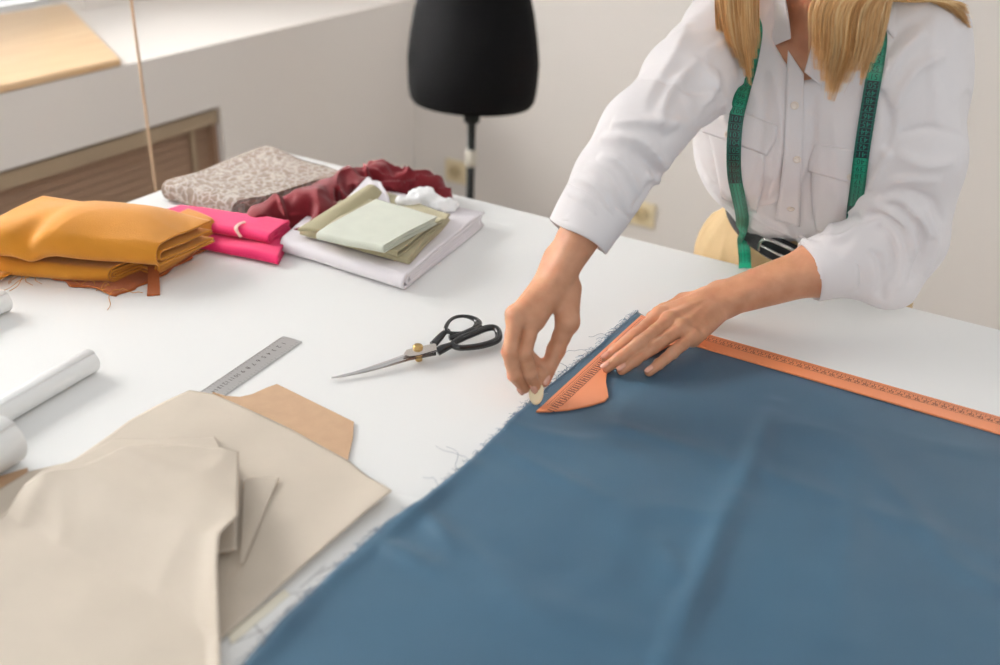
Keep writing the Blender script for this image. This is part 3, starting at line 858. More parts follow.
# white pattern sheet with pencil lines
wp = [(395, 494), (424, 500), (372, 560), (290, 635), (226, 700), (150, 720), (300, 560)]
r_ = card('white_pattern', wp, 'white pattern sheet with pencil lines between the beige paper and blue fabric', M_white_paper, z=.0, th=.0008)
parts = []
def pl(p, q, w=.0007):
    a_, b_2 = Q(*p, T + .0012), Q(*q, T + .0012); d_ = b_2 - a_; l_ = np.linalg.norm(d_); d_ /= l_
    return quad((a_ + b_2) / 2, d_, np.array([-d_[1], d_[0], 0]), l_, w)
for p, q in (((228, 645), (268, 628)), ((268, 628), (310, 590)), ((252, 622), (266, 638)), ((286, 594), (330, 588)), ((296, 594), (309, 604)), ((300, 588), (325, 566)), ((250, 660), (275, 640)), ((318, 574), (345, 560))): parts.append(pl(p, q))
V, F = merge(parts); mesh_obj('pencil_line', V, F, mat('pencil_grey', srgb(120, 116, 120), .6), r_, smooth=False)
card('cream_strip', [(228, 636), (284, 591), (290, 596), (232, 646)], 'narrow cream paper strip on the white pattern sheet, at the edge of the beige paper', M_cream_paper, z=.0014, th=.0006)

# ------------------------------------------------------------------ blue fabric
M_blue, nt, b_ = new_mat('petrol_blue_satin')
tc = nt.nodes.new('ShaderNodeTexCoord')
wv = nt.nodes.new('ShaderNodeTexNoise'); wv.inputs['Scale'].default_value = 900; wv.inputs['Detail'].default_value = 2
n3 = nt.nodes.new('ShaderNodeTexNoise'); n3.inputs['Scale'].default_value = 5; n3.inputs['Detail'].default_value = 5
cr = nt.nodes.new('ShaderNodeValToRGB'); cr.color_ramp.elements[0].position = .3; cr.color_ramp.elements[0].color = srgb(48, 82, 104)
cr.color_ramp.elements[1].position = .72; cr.color_ramp.elements[1].color = srgb(54, 90, 112)
for n_ in (wv, n3): nt.links.new(tc.outputs['Object'], n_.inputs['Vector'])
nt.links.new(n3.outputs['Fac'], cr.inputs['Fac']); nt.links.new(cr.outputs['Color'], b_.inputs['Base Color'])
b_.inputs['Roughness'].default_value = .42; b_.inputs['Specular IOR Level'].default_value = .5
b_.inputs['Sheen Weight'].default_value = .15; b_.inputs['Sheen Roughness'].default_value = .4
bp = nt.nodes.new('ShaderNodeBump'); bp.inputs['Strength'].default_value = .25; bp.inputs['Distance'].default_value = .001
nt.links.new(wv.outputs['Fac'], bp.inputs['Height']); nt.links.new(bp.outputs['Normal'], b_.inputs['Normal'])
def segdist(X, Y, p, q):
    p = np.asarray(p)[:2]; q = np.asarray(q)[:2]; d = q - p; L_ = d @ d
    t = np.clip(((X - p[0]) * d[0] + (Y - p[1]) * d[1]) / L_, 0, 1)
    sx = X - p[0] - t * d[0]; sy = Y - p[1] - t * d[1]
    return np.sqrt(sx * sx + sy * sy), t, sx * d[1] - sy * d[0]
CR = [((470, 468), (310, 600), .0030, .010), ((310, 600), (235, 690), .002, .01), ((775, 405), (735, 500), .003, .012), ((735, 500), (665, 660), .0038, .013), ((500, 450), (600, 500), .0012, .01),
      ((370, 540), (430, 570), .003, .012), ((430, 520), (452, 552), .002, .008), ((600, 425), (700, 452), .0014, .012), ((700, 452), (1000, 560), .0012, .016),
      ((660, 548), (690, 600), .0018, .014), ((505, 600), (640, 640), .0015, .02), ((860, 430), (840, 640), .0014, .016)]
def zblue(X, Y, U, V):
    z = T + .0028 + .0012 * (1 + noise(X * 9, Y * 9, 0, 71)) + .0004 * noise(X * 30, Y * 30, 0, 72)
    near_tool = np.clip((1.12 - Y) / .1, 0.0, 1)
    acc = np.zeros_like(z)
    for p, q, am, w in CR:
        d_, t, sg = segdist(X, Y, Q(*p, T), Q(*q, T))
        acc = np.maximum(acc, am * 1.6 * np.exp(-(d_ / w) ** 2) * np.sin(np.clip(t, .08, .92) * math.pi) ** .5 * (0.35 + near_tool * .65))
    z = z + acc + .0016 * (1 - np.abs(noise(X * 6 + Y * 3, Y * 9 - X * 2, 0, 77)) * 4).clip(0, 1) * near_tool
    k = np.exp(-((U * 1.2) / .02) ** 2)
    edge = k * .002 * (noise(X * 20, Y * 28, 0, 73))
    zz_ = z + edge
    flat = sstep(1.08, 1.14, Y)
    fl2 = sstep(-.36, -.40, X) * sstep(.84, .88, Y)
    fl = np.maximum(flat, fl2)
    return np.maximum(zz_ * (1 - fl) + (T + .0028) * fl, T + .001)
topY = Q(642, 314, T)[1] - .012
cx0 = Q(637, 313, T)
bl = [cx0] + [Q(*p, T) for p in ((622, 326), (596, 350), (572, 369), (548, 388), (520, 413), (488, 447), (455, 478), (420, 508), (385, 526), (372, 540), (340, 570), (300, 608), (245, 668))]
bl += [np.array([bl[-1][0] - .01, .28, T])]
r = empty('blue_fabric', (.0, .7, T), 'large petrol blue satin fabric spread flat over the front of the table', 'fabric')
sheet('fabric_sheet', ([cx0, (cx0[0] + .02, topY), (.75, topY)], [(.75, topY), (.75, .28)], [bl[-1], (.75, .28)], bl), 230, 190, zblue, M_blue, r, th=.0009)
ed = resample(bl[:-1], 240)
rr_ = random.Random(5)
rts = [np.array([p[0] + .002, p[1], T + .003]) for p in ed if rr_.random() < .9]
threads('frayed_edge', rts, mat('blue_thread', srgb(110, 130, 150), .7), r, seed=8, L=.011, r=.00022, per=2, dirv=(-1, .25))
threads('loose_thread', [Q(*p, T + .003) for p in ((528, 402), (468, 466), (456, 474), (440, 490), (430, 500), (566, 372), (590, 355), (610, 336))], mat('pale_thread', srgb(150, 156, 165), .7), r, seed=12, L=.045, r=.0003, per=1, dirv=(-1, .6))

# ------------------------------------------------------------------ orange L square
tc_ = Q(642.5, 314.5, T + .005); ta = Q(535.5, 411.5, T + .005); te = Q(1000, 419, T + .005)
X0 = (tc_[0] + ta[0]) / 2; Y1 = (tc_[1] + te[1]) / 2
inn = [Q(x, y, T + .005) for x, y in ((697, 348), (1000, 432))]
Yb = (inn[0][1] + inn[1][1]) / 2
wl = Y1 - Yb
hook = [Q(x, y, T + .005)[:2] for x, y in ((534, 411.8), (550, 411.3), (570, 409.5), (590, 405.5), (605, 401), (608.5, 397), (607.5, 390), (606, 382), (607, 374), (611, 366))]
XL = X0 + .60
pts = [(X0, Y1), (X0, ta[1])] + [tuple(h) for h in hook[1:]] + [(hook[-1][0] + .002, hook[-1][1] + .03), (X0 + .056, Yb - .06), (X0 + .064, Yb - .02), (X0 + .085, Yb), (XL, Yb), (XL, Y1)]
r = empty('l_square', (X0, Y1, T), 'orange plastic L-shaped tailor square lying on the blue fabric', 'square ruler')
bm = bmesh.new(); zt0 = T + .0034; prism(bm, pts, zt0, zt0 + .0026)
sq = bm_obj('body', bm, M_orange, r, bevel=.0007)
zi = zt0 + .0028
parts = []
ex = np.array([1., 0, 0]); ey = np.array([0, 1., 0])
for w in (.0048, .0075, .0095, .0190):
    if w in (.0075, .019, .0048): parts.append(quad((X0 + .29 + w, Y1 - w, zi), ex, ey, .60 - 2 * w, .0005))
    parts.append(quad((X0 + w, (Y1 + ta[1]) / 2 + .004, zi), ey, ex, Y1 - ta[1] - .022 - w, .0005))
for k in range(1, 116):
    s = k * .005; h_ = .0075 if k % 2 == 0 else .005
    if s > .012: parts.append(quad((X0 + s, Y1 - .0075 - h_ / 2, zi), ex, ey, .0007, h_))
    if s < Y1 - ta[1] - .01:
        parts.append(quad((X0 + .0140, Y1 - s, zi), ey, ex, .0019 if k % 2 == 0 else .0012, .0090))
for k in range(2, 58):
    parts.append(put(text_geo(str(k), .0078), (X0 + k * .01, Y1 - .0155, zi), ex, ey))
    if k * .01 < Y1 - ta[1] - .012:
        parts.append(put(text_geo(str(k), .0062), (X0 + .0140, Y1 - k * .01 + .0025, zi), -ey, ex))
for k, (u_, v_) in enumerate(((.045, .07), (.05, .055), (.035, .05))): pass
V, F = merge(parts); mesh_obj('scale_marks', V, F, M_orangeink, r, smooth=False)

# chalk held between the fingers
cp0 = Q(534.5, 402, T + .006); 
V = []; F = []
ct = np.array([Q(535.5, 405, T + .0045), Q(537, 380, T + .030)])
dv = ct[1] - ct[0]; Lc = np.linalg.norm(dv); dv /= Lc
sv_ = RM[0] - dv * RM[0].dot(dv); sv_ /= np.linalg.norm(sv_); nv_ = np.cross(dv, sv_)
n = 28
for lay in range(5):
    off = [-.0032, -.0024, 0, .0024, .0032][lay]; sc_ = [.80, .96, 1, .96, .80][lay]
    for k in range(n):
        a = 2 * math.pi * k / n
        V.append((ct[0] + ct[1]) / 2 + dv * math.cos(a) * (Lc / 2) * sc_ + sv_ * math.sin(a) * .0085 * sc_ + nv_ * off)
for l in range(4):
    for k in range(n): F.append((l * n + k, l * n + (k + 1) % n, (l + 1) * n + (k + 1) % n, (l + 1) * n + k))
F.append(tuple(range(n))[::-1]); F.append(tuple(4 * n + k for k in range(n)))
tag(mesh_obj('tailor_chalk', V, F, M_chalk), 'cream piece of tailor chalk pinched in the fingers at the tip of the orange square', 'chalk')

# ------------------------------------------------------------------ scissors
r = empty('scissors', Q(417, 350, T), 'black-handled steel tailor scissors lying closed on the bare white table', 'scissors')
def SQ(x, y, z=.010): return Q(320 + x / 5.263, 300 + y / 5.263, T + z)
def blade_(top, bot, z0a, z0b, th, name, m):
    # top / bot: outlines in order from pivot end to the tip
    n_ = len(top); V = []
    for i in range(n_):
        za = z0a + (z0b - z0a) * i / (n_ - 1)
        a_, b_2 = SQ(*top[i], za), SQ(*bot[i], za)
        V += [a_ - np.array([0, 0, th * .2]), (a_ + b_2) / 2 + np.array([0, 0, th * .5 * (1 - .6 * i / n_)]), b_2 - np.array([0, 0, th * .2]), (a_ + b_2) / 2 - np.array([0, 0, th * .5])]
    F = []
    for i in range(n_ - 1):
        for k in range(4): F.append((i * 4 + k, i * 4 + (k + 1) % 4, (i + 1) * 4 + (k + 1) % 4, (i + 1) * 4 + k))
    F += [(3, 2, 1, 0), tuple((n_ - 1) * 4 + k for k in range(4))]
    o_ = mesh_obj(name, V, F, m, r, smooth=False); return o_
blade_([(612, 262), (480, 300), (400, 325), (250, 368), (120, 398), (60, 408)], [(612, 290), (480, 315), (400, 338), (250, 378), (120, 405), (60, 412)], .007, .003, .0025, 'blade', M_steel)
blade_([(600, 238), (520, 252), (440, 285), (330, 325), (180, 375), (62, 405)], [(610, 268), (520, 292), (440, 312), (330, 350), (180, 385), (62, 412)], .013, .005, .0025, 'blade', M_steel)
def ring(name, pts, rr, z, fl=.8, parent=r, closed=True):
    P_ = smooth_path([SQ(x, y, z_) for (x, y), z_ in zip(pts, z)], 8, closed)
    rad = np.interp(np.linspace(0, 1, len(P_)), np.linspace(0, 1, len(rr)), rr)
    V, F = tube_data(P_, rad, 14, closed=closed, flat=fl)
    return mesh_obj(name, V, F, M_gloss_black, parent)
small = [(662, 148), (680, 112), (715, 90), (765, 86), (812, 100), (832, 122), (815, 150), (770, 172), (710, 176), (672, 168)]
ring('thumb_loop', small, [.0028, .0026, .0026, .0028, .004, .0055, .0048, .0032, .003, .0028, .0028], [.022, .024, .024, .022, .020, .018, .017, .017, .018, .020])
big = [(700, 232), (740, 204), (820, 170), (880, 148), (922, 148), (940, 178), (930, 212), (860, 238), (780, 250), (725, 250)]
ring('finger_loop', big, [.004, .005, .005, .0048, .0046, .005, .0048, .0045, .0042, .0042, .004], [.014, .015, .016, .016, .015, .012, .010, .009, .010, .012], .9)
ring('shank', [(598, 232), (628, 200), (655, 172), (680, 160)], [.0055, .0052, .004, .0034], [.013, .015, .018, .019], .75, closed=False)
ring('shank', [(680, 200), (740, 186), (800, 160), (845, 135)], [.004, .0052, .005, .003], [.015, .016, .018, .018], .8, closed=False)
ring('shank', [(618, 272), (650, 255), (690, 238), (712, 228)], [.0062, .006, .0045, .004], [.0085, .011, .013, .014], .85, closed=False)
V, F = lathe_data([(.0062, -.010), (.0062, .0035), (.0050, .0048), (.002, .005)], SQ(515, 255, .0155), 20)
pv = mesh_obj('pivot_screw', V, F, M_brass, r); pv['label'] = 'brass pivot screw'
V, F = lathe_data([(.0045, 0), (.0045, .004)], SQ(520, 316, .001), 16)
mesh_obj('pivot_nut', V, F, M_brass, r)
a_ = [(455, 262), (500, 250), (600, 228), (612, 232), (614, 262), (520, 290), (470, 296), (440, 285)]
V = [SQ(x, y, .014) for x, y in a_] + [SQ(x, y, .0165) for x, y in a_]
n = len(a_)
F = [tuple(range(n))[::-1], tuple(n + k for k in range(n))] + [(k, (k + 1) % n, n + (k + 1) % n, n + k) for k in range(n)]
mesh_obj('pivot_plate', V, F, M_steel, r, smooth=False)
# ------------------------------------------------------------------ the seamstress
M_skin, nt, b_ = new_mat('skin')
b_.inputs['Base Color'].default_value = srgb(196, 142, 110)
b_.inputs['Roughness'].default_value = .48; b_.inputs['Specular IOR Level'].default_value = .4
b_.inputs['Subsurface Weight'].default_value = .25; b_.inputs['Subsurface Radius'].default_value = (1, .35, .2); b_.inputs['Subsurface Scale'].default_value = .006
tc = nt.nodes.new('ShaderNodeTexCoord')
n1 = nt.nodes.new('ShaderNodeTexNoise'); n1.inputs['Scale'].default_value = 45; n1.inputs['Detail'].default_value = 4
n2 = nt.nodes.new('ShaderNodeTexNoise'); n2.inputs['Scale'].default_value = 420; n2.inputs['Detail'].default_value = 3
cr = nt.nodes.new('ShaderNodeValToRGB'); cr.color_ramp.elements[0].position = .3; cr.color_ramp.elements[0].color = srgb(188, 133, 100)
cr.color_ramp.elements[1].position = .7; cr.color_ramp.elements[1].color = srgb(204, 151, 119)
for q in (n1, n2): nt.links.new(tc.outputs['Object'], q.inputs['Vector'])
nt.links.new(n1.outputs['Fac'], cr.inputs['Fac']); nt.links.new(cr.outputs['Color'], b_.inputs['Base Color'])
bp = nt.nodes.new('ShaderNodeBump'); bp.inputs['Strength'].default_value = .25; bp.inputs['Distance'].default_value = .0008
nt.links.new(n2.outputs['Fac'], bp.inputs['Height']); nt.links.new(bp.outputs['Normal'], b_.inputs['Normal'])
M_nail = mat('nude_nail', srgb(214, 158, 136), .2, coat=.4)
M_shirt = mat('white_cotton', srgb(228, 223, 223), .8, bump=.12, scale=900, sheen=.1, spec=.3)
M_trouser = mat('khaki_twill', srgb(206, 178, 136), .85, bump=.25, scale=800, var=.03, vscale=20, spec=.25)
M_belt = mat('black_leather', srgb(24, 26, 30), .4, bump=.2, scale=300)
M_chrome = mat('chrome', srgb(210, 208, 205), .15, metal=1.0)
M_button = mat('pearl_button', srgb(240, 228, 216), .25, coat=.3)
M_shoe = mat('white_leather', srgb(225, 222, 216), .5)
M_lip = mat('lip_rose', srgb(190, 105, 95), .4)
M_eye = mat('eye_white', srgb(240, 238, 234), .2); M_iris = mat('iris_brown', srgb(70, 50, 36), .2)

nt = M_shirt.node_tree; b_ = nt.nodes['Principled BSDF']; b0 = [n_ for n_ in nt.nodes if n_.type == 'BUMP'][0]
tc = nt.nodes.new('ShaderNodeTexCoord'); mp = nt.nodes.new('ShaderNodeMapping'); mp.inputs['Scale'].default_value = (1.3, 1, .55)
n1 = nt.nodes.new('ShaderNodeTexNoise'); n1.noise_type = 'RIDGED_MULTIFRACTAL'; n1.inputs['Scale'].default_value = 16; n1.inputs['Detail'].default_value = 2; n1.inputs['Distortion'].default_value = .6
bp = nt.nodes.new('ShaderNodeBump'); bp.inputs['Strength'].default_value = .35; bp.inputs['Distance'].default_value = .006
nt.links.new(tc.outputs['Object'], mp.inputs['Vector']); nt.links.new(mp.outputs['Vector'], n1.inputs['Vector']); nt.links.new(n1.outputs['Fac'], bp.inputs['Height'])
nt.links.new(b0.outputs['Normal'], bp.inputs['Normal']); nt.links.new(bp.outputs['Normal'], b_.inputs['Normal'])
nrm = lambda v: v / np.linalg.norm(v)
Wc = np.array([-.312, 1.530, .905])
NB = np.array([-.305, 1.305, 1.235])
U_ = nrm(NB - Wc); E1_ = nrm(np.array([.98, .19, 0]) - U_ * np.dot(np.array([.98, .19, 0]), U_)); N_ = np.cross(E1_, U_)
if N_[1] > 0: N_ = -N_
def Lc_(a, b, c): return Wc + a * E1_ + b * U_ + c * N_

S1 = QY(730, 26, 1.285); E1p = QY(642, 128, 1.07); W1 = Q(559, 270, .985)
S2 = QY(902, 62, 1.335); E2p = QY(903, 242, 1.33); W2 = Q(724, 299, .897)
PER = empty('person', (Wc[0], 1.56, 0), 'woman in white shirt and khaki trousers leaning over the table, marking the blue fabric', 'person')

# --- hands
def chainf(P, pts, rad, k=.004):
    d = None
    for i in range(len(pts) - 1):
        e = rcone(P, pts[i], pts[i + 1], rad[i], rad[i + 1]); d = e if d is None else smin(d, e, k)
    return d
FR = [.0108, .0096, .0086, .0072]
HL = dict(index=[(660, 315, .892), (633, 337, .8835), (616, 350, .8695), (606.5, 358, .8605)],
          middle=[(670, 320, .895), (639.5, 343.5, .887), (620, 358, .873), (607, 367.5, .8605)],
          ring=[(681, 328, .891), (653, 347, .883), (635, 360, .871), (622, 370, .8605)],
          pinky=[(692, 337, .884), (672.5, 353, .877), (659, 364, .867), (649, 372, .8600)])
HR = dict(index=[(533, 319, .948), (524.5, 354, .917), (530, 374, .893), (535, 386, .875)],
          middle=[(516, 318, .950), (509.5, 352, .921), (514.5, 375, .893), (524, 388, .871)])
HLp = {k: [Q(*p) for p in v] for k, v in HL.items()}
HRp = {k: [Q(*p) for p in v] for k, v in HR.items()}
m_ = HRp['middle']
HRp['ring'] = [m_[0] + np.array([-.010, .016, -.006]), m_[1] + np.array([-.004, .017, -.003]), m_[2] + np.array([.004, .018, .004]), m_[3] + np.array([.010, .016, .012])]
HRp['pinky'] = [m_[0] + np.array([-.012, .032, -.012]), m_[1] + np.array([-.004, .032, -.004]), m_[2] + np.array([.006, .032, .006]), m_[3] + np.array([.014, .026, .018])]
TL = [Q(*p) for p in ((708, 297, .886), (684, 303, .874), (664, 311, .866), (652, 317, .861))]
TR = [Q(*p) for p in ((571, 288, .968), (567.5, 322, .938), (556, 350, .906), (543.5, 380, .877))]
def dense(f, pts, rads):
    return chainf(f, pts, rads)
def hand_sdf(P, Wp, Ep, fing, thumb, sc=1.0):
    ax_ = nrm(Ep - Wp)
    mc = {k: v[0] for k, v in fing.items()}
    across = nrm(mc['pinky'] - mc['index'])
    sdw = nrm(across - ax_ * across.dot(ax_))
    d = None
    # forearm: two parallel cones, the radius and the ulna
    for s_, r0, r1 in ((-1, .0172, .033), (1, .0165, .032)):
        e = rcone(P, Wp + sdw * s_ * .0085, Wp + (Ep - Wp) * .55 + sdw * s_ * .0075, r0, .0270)
        d = e if d is None else smin(d, e, .012)
        d = smin(d, rcone(P, Wp + (Ep - Wp) * .55 + sdw * s_ * .0075, Ep + sdw * s_ * .004, .0285, r1), .02)
    up = np.cross(sdw, ax_); up = up if up[2] > 0 else -up
    d = smin(d, ellip(P, Wp + sdw * .0175 + ax_ * .012 + up * .008, (.0085, .0085, .0085)), .012)   # ulnar knob
    # palm
    pal = None
    rads = dict(index=.0125, middle=.0125, ring=.012, pinky=.0115)
    for k, m in mc.items():
        off = {'index': -.011, 'middle': -.004, 'ring': .005, 'pinky': .012}[k]
        e = rcone(P, Wp + sdw * off - ax_ * .004, m - up * .003, .0145, rads[k])
        pal = e if pal is None else smin(pal, e, .007)
    d = smin(d, pal, .012)
    d = smin(d, rcone(P, Wp - sdw * .008 - ax_ * .012 - up * .006, thumb[1], .013, .0125 * sc), .012)
    fin = None
    for k, v in fing.items():
        s_ = {'index': 1.0, 'middle': 1.03, 'ring': .97, 'pinky': .86}[k] * sc
        rr = [.0108 * s_, .0092 * s_, .0083 * s_, .0070 * s_]
        mid = (v[0] + v[1]) / 2; mid2 = (v[1] + v[2]) / 2
        e = chainf(P, [v[0], mid, v[1], mid2, v[2], v[3]], [rr[0] * .95, .0083 * s_, .0087 * s_, .0075 * s_, .0077 * s_, .0064 * s_], .003)
        fin = e if fin is None else np.minimum(fin, e)
        d = smin(d, ellip(P, v[0] + up * .0035, (.0085, .0085, .0085)), .006)
    d = smin(d, fin, .005)
    e = chainf(P, [thumb[0], thumb[1], (thumb[1] + thumb[2]) / 2, thumb[2], thumb[3]], [.0125 * sc, .0122 * sc, .0102 * sc, .0104 * sc, .0083 * sc], .004)
    d = smin(d, e, .007)
    # tendons and creases
    for k, v in fing.items():
        a_, b_2 = Wp + (v[0] - Wp) * .35 + up * .012, v[0] + up * .0085
        q = P - a_; dd = b_2 - a_; t = np.clip((q @ dd) / dd.dot(dd), 0, 1); ds = np.sqrt(((q - t[:, None] * dd) ** 2).sum(1))
        d = d - .0009 * np.exp(-(ds / .004) ** 2)
        # knuckle creases over the middle joint
        q = P - v[1]; al = nrm(v[2] - v[0]); s_ = q @ al; rr2 = np.sqrt((q * q).sum(1))
        d = d + .00035 * np.cos(s_ * 2 * math.pi / .0026) * np.exp(-(s_ / .0035) ** 2) * (rr2 < .018)
        q = P - v[2]; al = nrm(v[3] - v[1]); s_ = q @ al; rr2 = np.sqrt((q * q).sum(1))
        d = d + .00022 * np.cos(s_ * 2 * math.pi / .002) * np.exp(-(s_ / .0025) ** 2) * (rr2 < .015)
    return d
def f_handL(P):
    d = hand_sdf(P, W2, E2p, HLp, TL)
    d = smin(d, rcone(P, TL[0], W2 + nrm(E2p - W2) * .0, .012, .016), .012)
    return d
def f_handR(P):
    return hand_sdf(P, W1, E1p, HRp, TR)
def cut(f, p, d):
    return lambda P: np.maximum(f(P), (P - p) @ d)

# --- the rest of the body
Hc = NB + np.array([-.010, -.062, .172]); Hf = nrm(np.array([-.12, -.80, -.62])); Hr = nrm(np.cross(Hf, np.array([0, 0, 1.]))); Hu = np.cross(Hr, Hf)
if Hr[0] < 0: Hr = -Hr
HR_ = np.array([Hr, Hf, Hu])
def hp(a, b, c): return Hc + a * Hr + b * Hf + c * Hu
hipL = np.array([-.400, 1.555, .80]); hipR = np.array([-.250, 1.57, .80])
kneeL = np.array([-.405, 1.56, .45]); kneeR = np.array([-.215, 1.59, .45])
ankL = np.array([-.41, 1.60, .085]); ankR = np.array([-.20, 1.64, .085])
def f_torso(P):
    d = rcone(P, Lc_(-.07, .31, -.01), Lc_(.07, .31, -.01), .085, .085)
    d = smin(d, rcone(P, Lc_(-.07, .360, -.03), Lc_(.07, .360, -.03), .034, .034), .03)
    d = smin(d, rcone(P, Lc_(-.035, .12, -.01), Lc_(.035, .12, -.01), .088, .088), .06)
    d = smin(d, rcone(P, Lc_(-.04, .0, -.01), Lc_(.04, .0, -.01), .085, .085), .06)
    d = smin(d, rcone(P, hipL * .8 + hipR * .2, hipR * .8 + hipL * .2, .088, .088), .05)
    for s_ in (-1, 1): d = smin(d, ellip(P, Lc_(s_ * .068, .262, .065), (.055, .055, .055)), .03)
    return d
def f_head(P):
    cr_ = ellip(P, hp(0, -.012, .035), (.074, .092, .090), HR_)
    jaw = ellip(P, hp(0, .028, -.045), (.057, .062, .066), HR_)
    d = smin(cr_, jaw, .035)
    d = smin(d, ellip(P, hp(0, .070, -.092), (.020, .020, .018), HR_), .02)           # chin
    d = smin(d, rcone(P, hp(0, .085, .012), hp(0, .108, -.028), .0075, .0115), .010)   # nose
    for s_ in (-1, 1):
        d = smin(d, ellip(P, hp(s_ * .010, .100, -.030), (.008, .010, .008), HR_), .006)
        d = smin(d, ellip(P, hp(s_ * .040, .066, -.022), (.018, .015, .017), HR_), .022)   # cheek
        d = smin(d, rcone(P, hp(s_ * .012, .088, .024), hp(s_ * .048, .072, .024), .0075, .006), .012)  # brow
        soc = ellip(P, hp(s_ * .031, .092, .004), (.017, .014, .012), HR_)
        d = -smin(-d, soc, .010)
        ear = ellip(P, hp(s_ * .076, -.008, -.008), (.009, .020, .032), HR_)
        ear = -smin(-ear, ellip(P, hp(s_ * .086, .0, -.004), (.006, .011, .018), HR_), .006)
        d = smin(d, ear, .006)
        d = smin(d, ellip(P, hp(s_ * .031, .0765, .0090), (.0150, .0130, .0080), HR_), .003); d = smin(d, ellip(P, hp(s_ * .031, .0745, -.0070), (.0140, .0110, .0050), HR_), .004)
    d = smin(d, rcone(P, hp(-.016, .088, -.062), hp(.016, .088, -.062), .006, .006), .008)
    d = smin(d, rcone(P, hp(-.013, .087, -.072), hp(.013, .087, -.072), .0065, .0065), .006)
    d = d + .0025 * np.exp(-(((P - hp(0, .096, -.067)) @ Hu) / .0018) ** 2) * (np.abs((P - hp(0, .09, -.067)) @ Hr) < .022)
    neck = rcone(P, Lc_(0, .35, -.015), hp(0, -.02, -.06), .056, .052)
    d = smin(d, neck, .025)
    # collar bones and the hollow of the throat
    for s_ in (-1, 1):
        d = smin(d, rcone(P, Lc_(s_ * .015, .375, .045), Lc_(s_ * .11, .41, .0), .008, .007), .02)
    return d
def f_body(P):
    d = smin(f_torso(P), f_head(P), .035)
    for S, E in ((S1, E1p), (S2, E2p)):
        a = smin(rcone(P, S + np.array([0, .004, -.020]), (S + E) / 2, .036, .034), rcone(P, (S + E) / 2, E, .034, .032), .01)
        d = smin(d, a, .015)
    for h_, k_, a_ in ((hipL, kneeL, ankL), (hipR, kneeR, ankR)):
        d = smin(d, rcone(P, h_, k_, .072, .050), .04)
        d = smin(d, rcone(P, k_ + np.array([0, .01, -.02]), k_ * .65 + a_ * .35 + np.array([0, .015, 0]), .048, .05), .03)
        d = smin(d, rcone(P, k_ * .65 + a_ * .35, a_, .048, .032), .03)
        d = smin(d, rcone(P, a_ + np.array([0, .02, -.04]), a_ + np.array([0, -.13, -.05]), .030, .024), .03)
    for E, W in ((E1p, W1), (E2p, W2)):
        d = smin(d, rcone(P, E, E + (W - E) * .35, .035, .031), .02)
    return d
LOW = False
def addpart(parts, f, lo, hi, h): parts.append(surface_net(f, lo, hi, h))
bb = lambda pts, m: (np.min(pts, 0) - m, np.max(pts, 0) + m)
parts = []
allL = [p for v in HLp.values() for p in v] + TL + [W2]
allR = [p for v in HRp.values() for p in v] + TR + [W1]
cL = W2 + (E2p - W2) * .62; cR = W1 + (E1p - W1) * .40
lo, hi = bb(allL + [cL], .035); addpart(parts, cut(f_handL, cL, nrm(E2p - W2)), lo, hi, .0014)
lo, hi = bb(allR + [cR], .035); addpart(parts, cut(f_handR, cR, nrm(E1p - W1)), lo, hi, .0014)
zc = NB[2] - .10
addpart(parts, lambda P: np.maximum(f_body(P), zc - P[:, 2]), (-.50, 1.05, zc - .01), (-.10, 1.45, 1.54), .0028)
addpart(parts, lambda P: np.maximum(f_body(P), P[:, 2] - zc - .006), (-.60, .95, .0), (-.02, 1.75, zc + .02), .007)
V, F = merge(parts)
body = mesh_obj('body', V, F, M_skin, PER)

# nails
def nail(tip, prev, up, w, l, parent=body):
    d = nrm(tip - prev); s = nrm(np.cross(d, up)); u = np.cross(s, d); V = []; F = []
    nu_, nv_ = 9, 9
    c = tip - d * .0008
    for lay in (0, 1):
        for i in range(nv_):
            for j in range(nu_):
                a = (j / (nu_ - 1) * 2 - 1); b = (i / (nv_ - 1) * 2 - 1)
                ww = w * math.sqrt(max(0, 1 - (abs(b) ** 3.2) * .72))
                rr = w * 1.05
                th_ = a * 1.0
                p = c + s * math.sin(th_) * ww * .92 + u * (math.cos(th_) * rr * 1.0 - rr + .0) + d * b * l / 2
                p = p + u * (nail.h - (.0005 if lay else 0) - .0006 * b * b)
                V.append(p)
    n = nu_ * nv_
    for i in range(nv_ - 1):
        for j in range(nu_ - 1):
            a = i * nu_ + j; F.append((a, a + 1, a + nu_ + 1, a + nu_)); F.append((a + n, a + nu_ + n, a + nu_ + 1 + n, a + 1 + n))
    rim = [j for j in range(nu_)] + [i * nu_ + nu_ - 1 for i in range(1, nv_)] + [(nv_ - 1) * nu_ + j for j in range(nu_ - 2, -1, -1)] + [i * nu_ for i in range(nv_ - 2, 0, -1)]
    for k in range(len(rim)): a, b = rim[k], rim[(k + 1) % len(rim)]; F.append((b, a, a + n, b + n))
    return mesh_obj('fingernail', V, F, M_nail, parent)
for k, v in HLp.items():
    nail.h = .0086 if k != 'pinky' else .0076
    nail(v[3], v[2], np.array([0.05, -.1, 1.]), .0056 if k != 'pinky' else .0048, .0125)
nail.h = .0094
nail(TL[3], TL[2], np.array([.3, .5, 1.]), .0066, .013)
nail.h = .0084
toc = nrm(CAM - HRp['middle'][3])
nail(HRp['middle'][3], HRp['middle'][2], nrm(np.array([-.35, -.8, .35])), .0055, .012)
nail(HRp['index'][3], HRp['index'][2], nrm(np.array([.1, -.9, .35])), .0055, .012)
nail.h = .0094
nail(TR[3], TR[2], nrm(np.array([.8, -.45, .35])), .0066, .013)

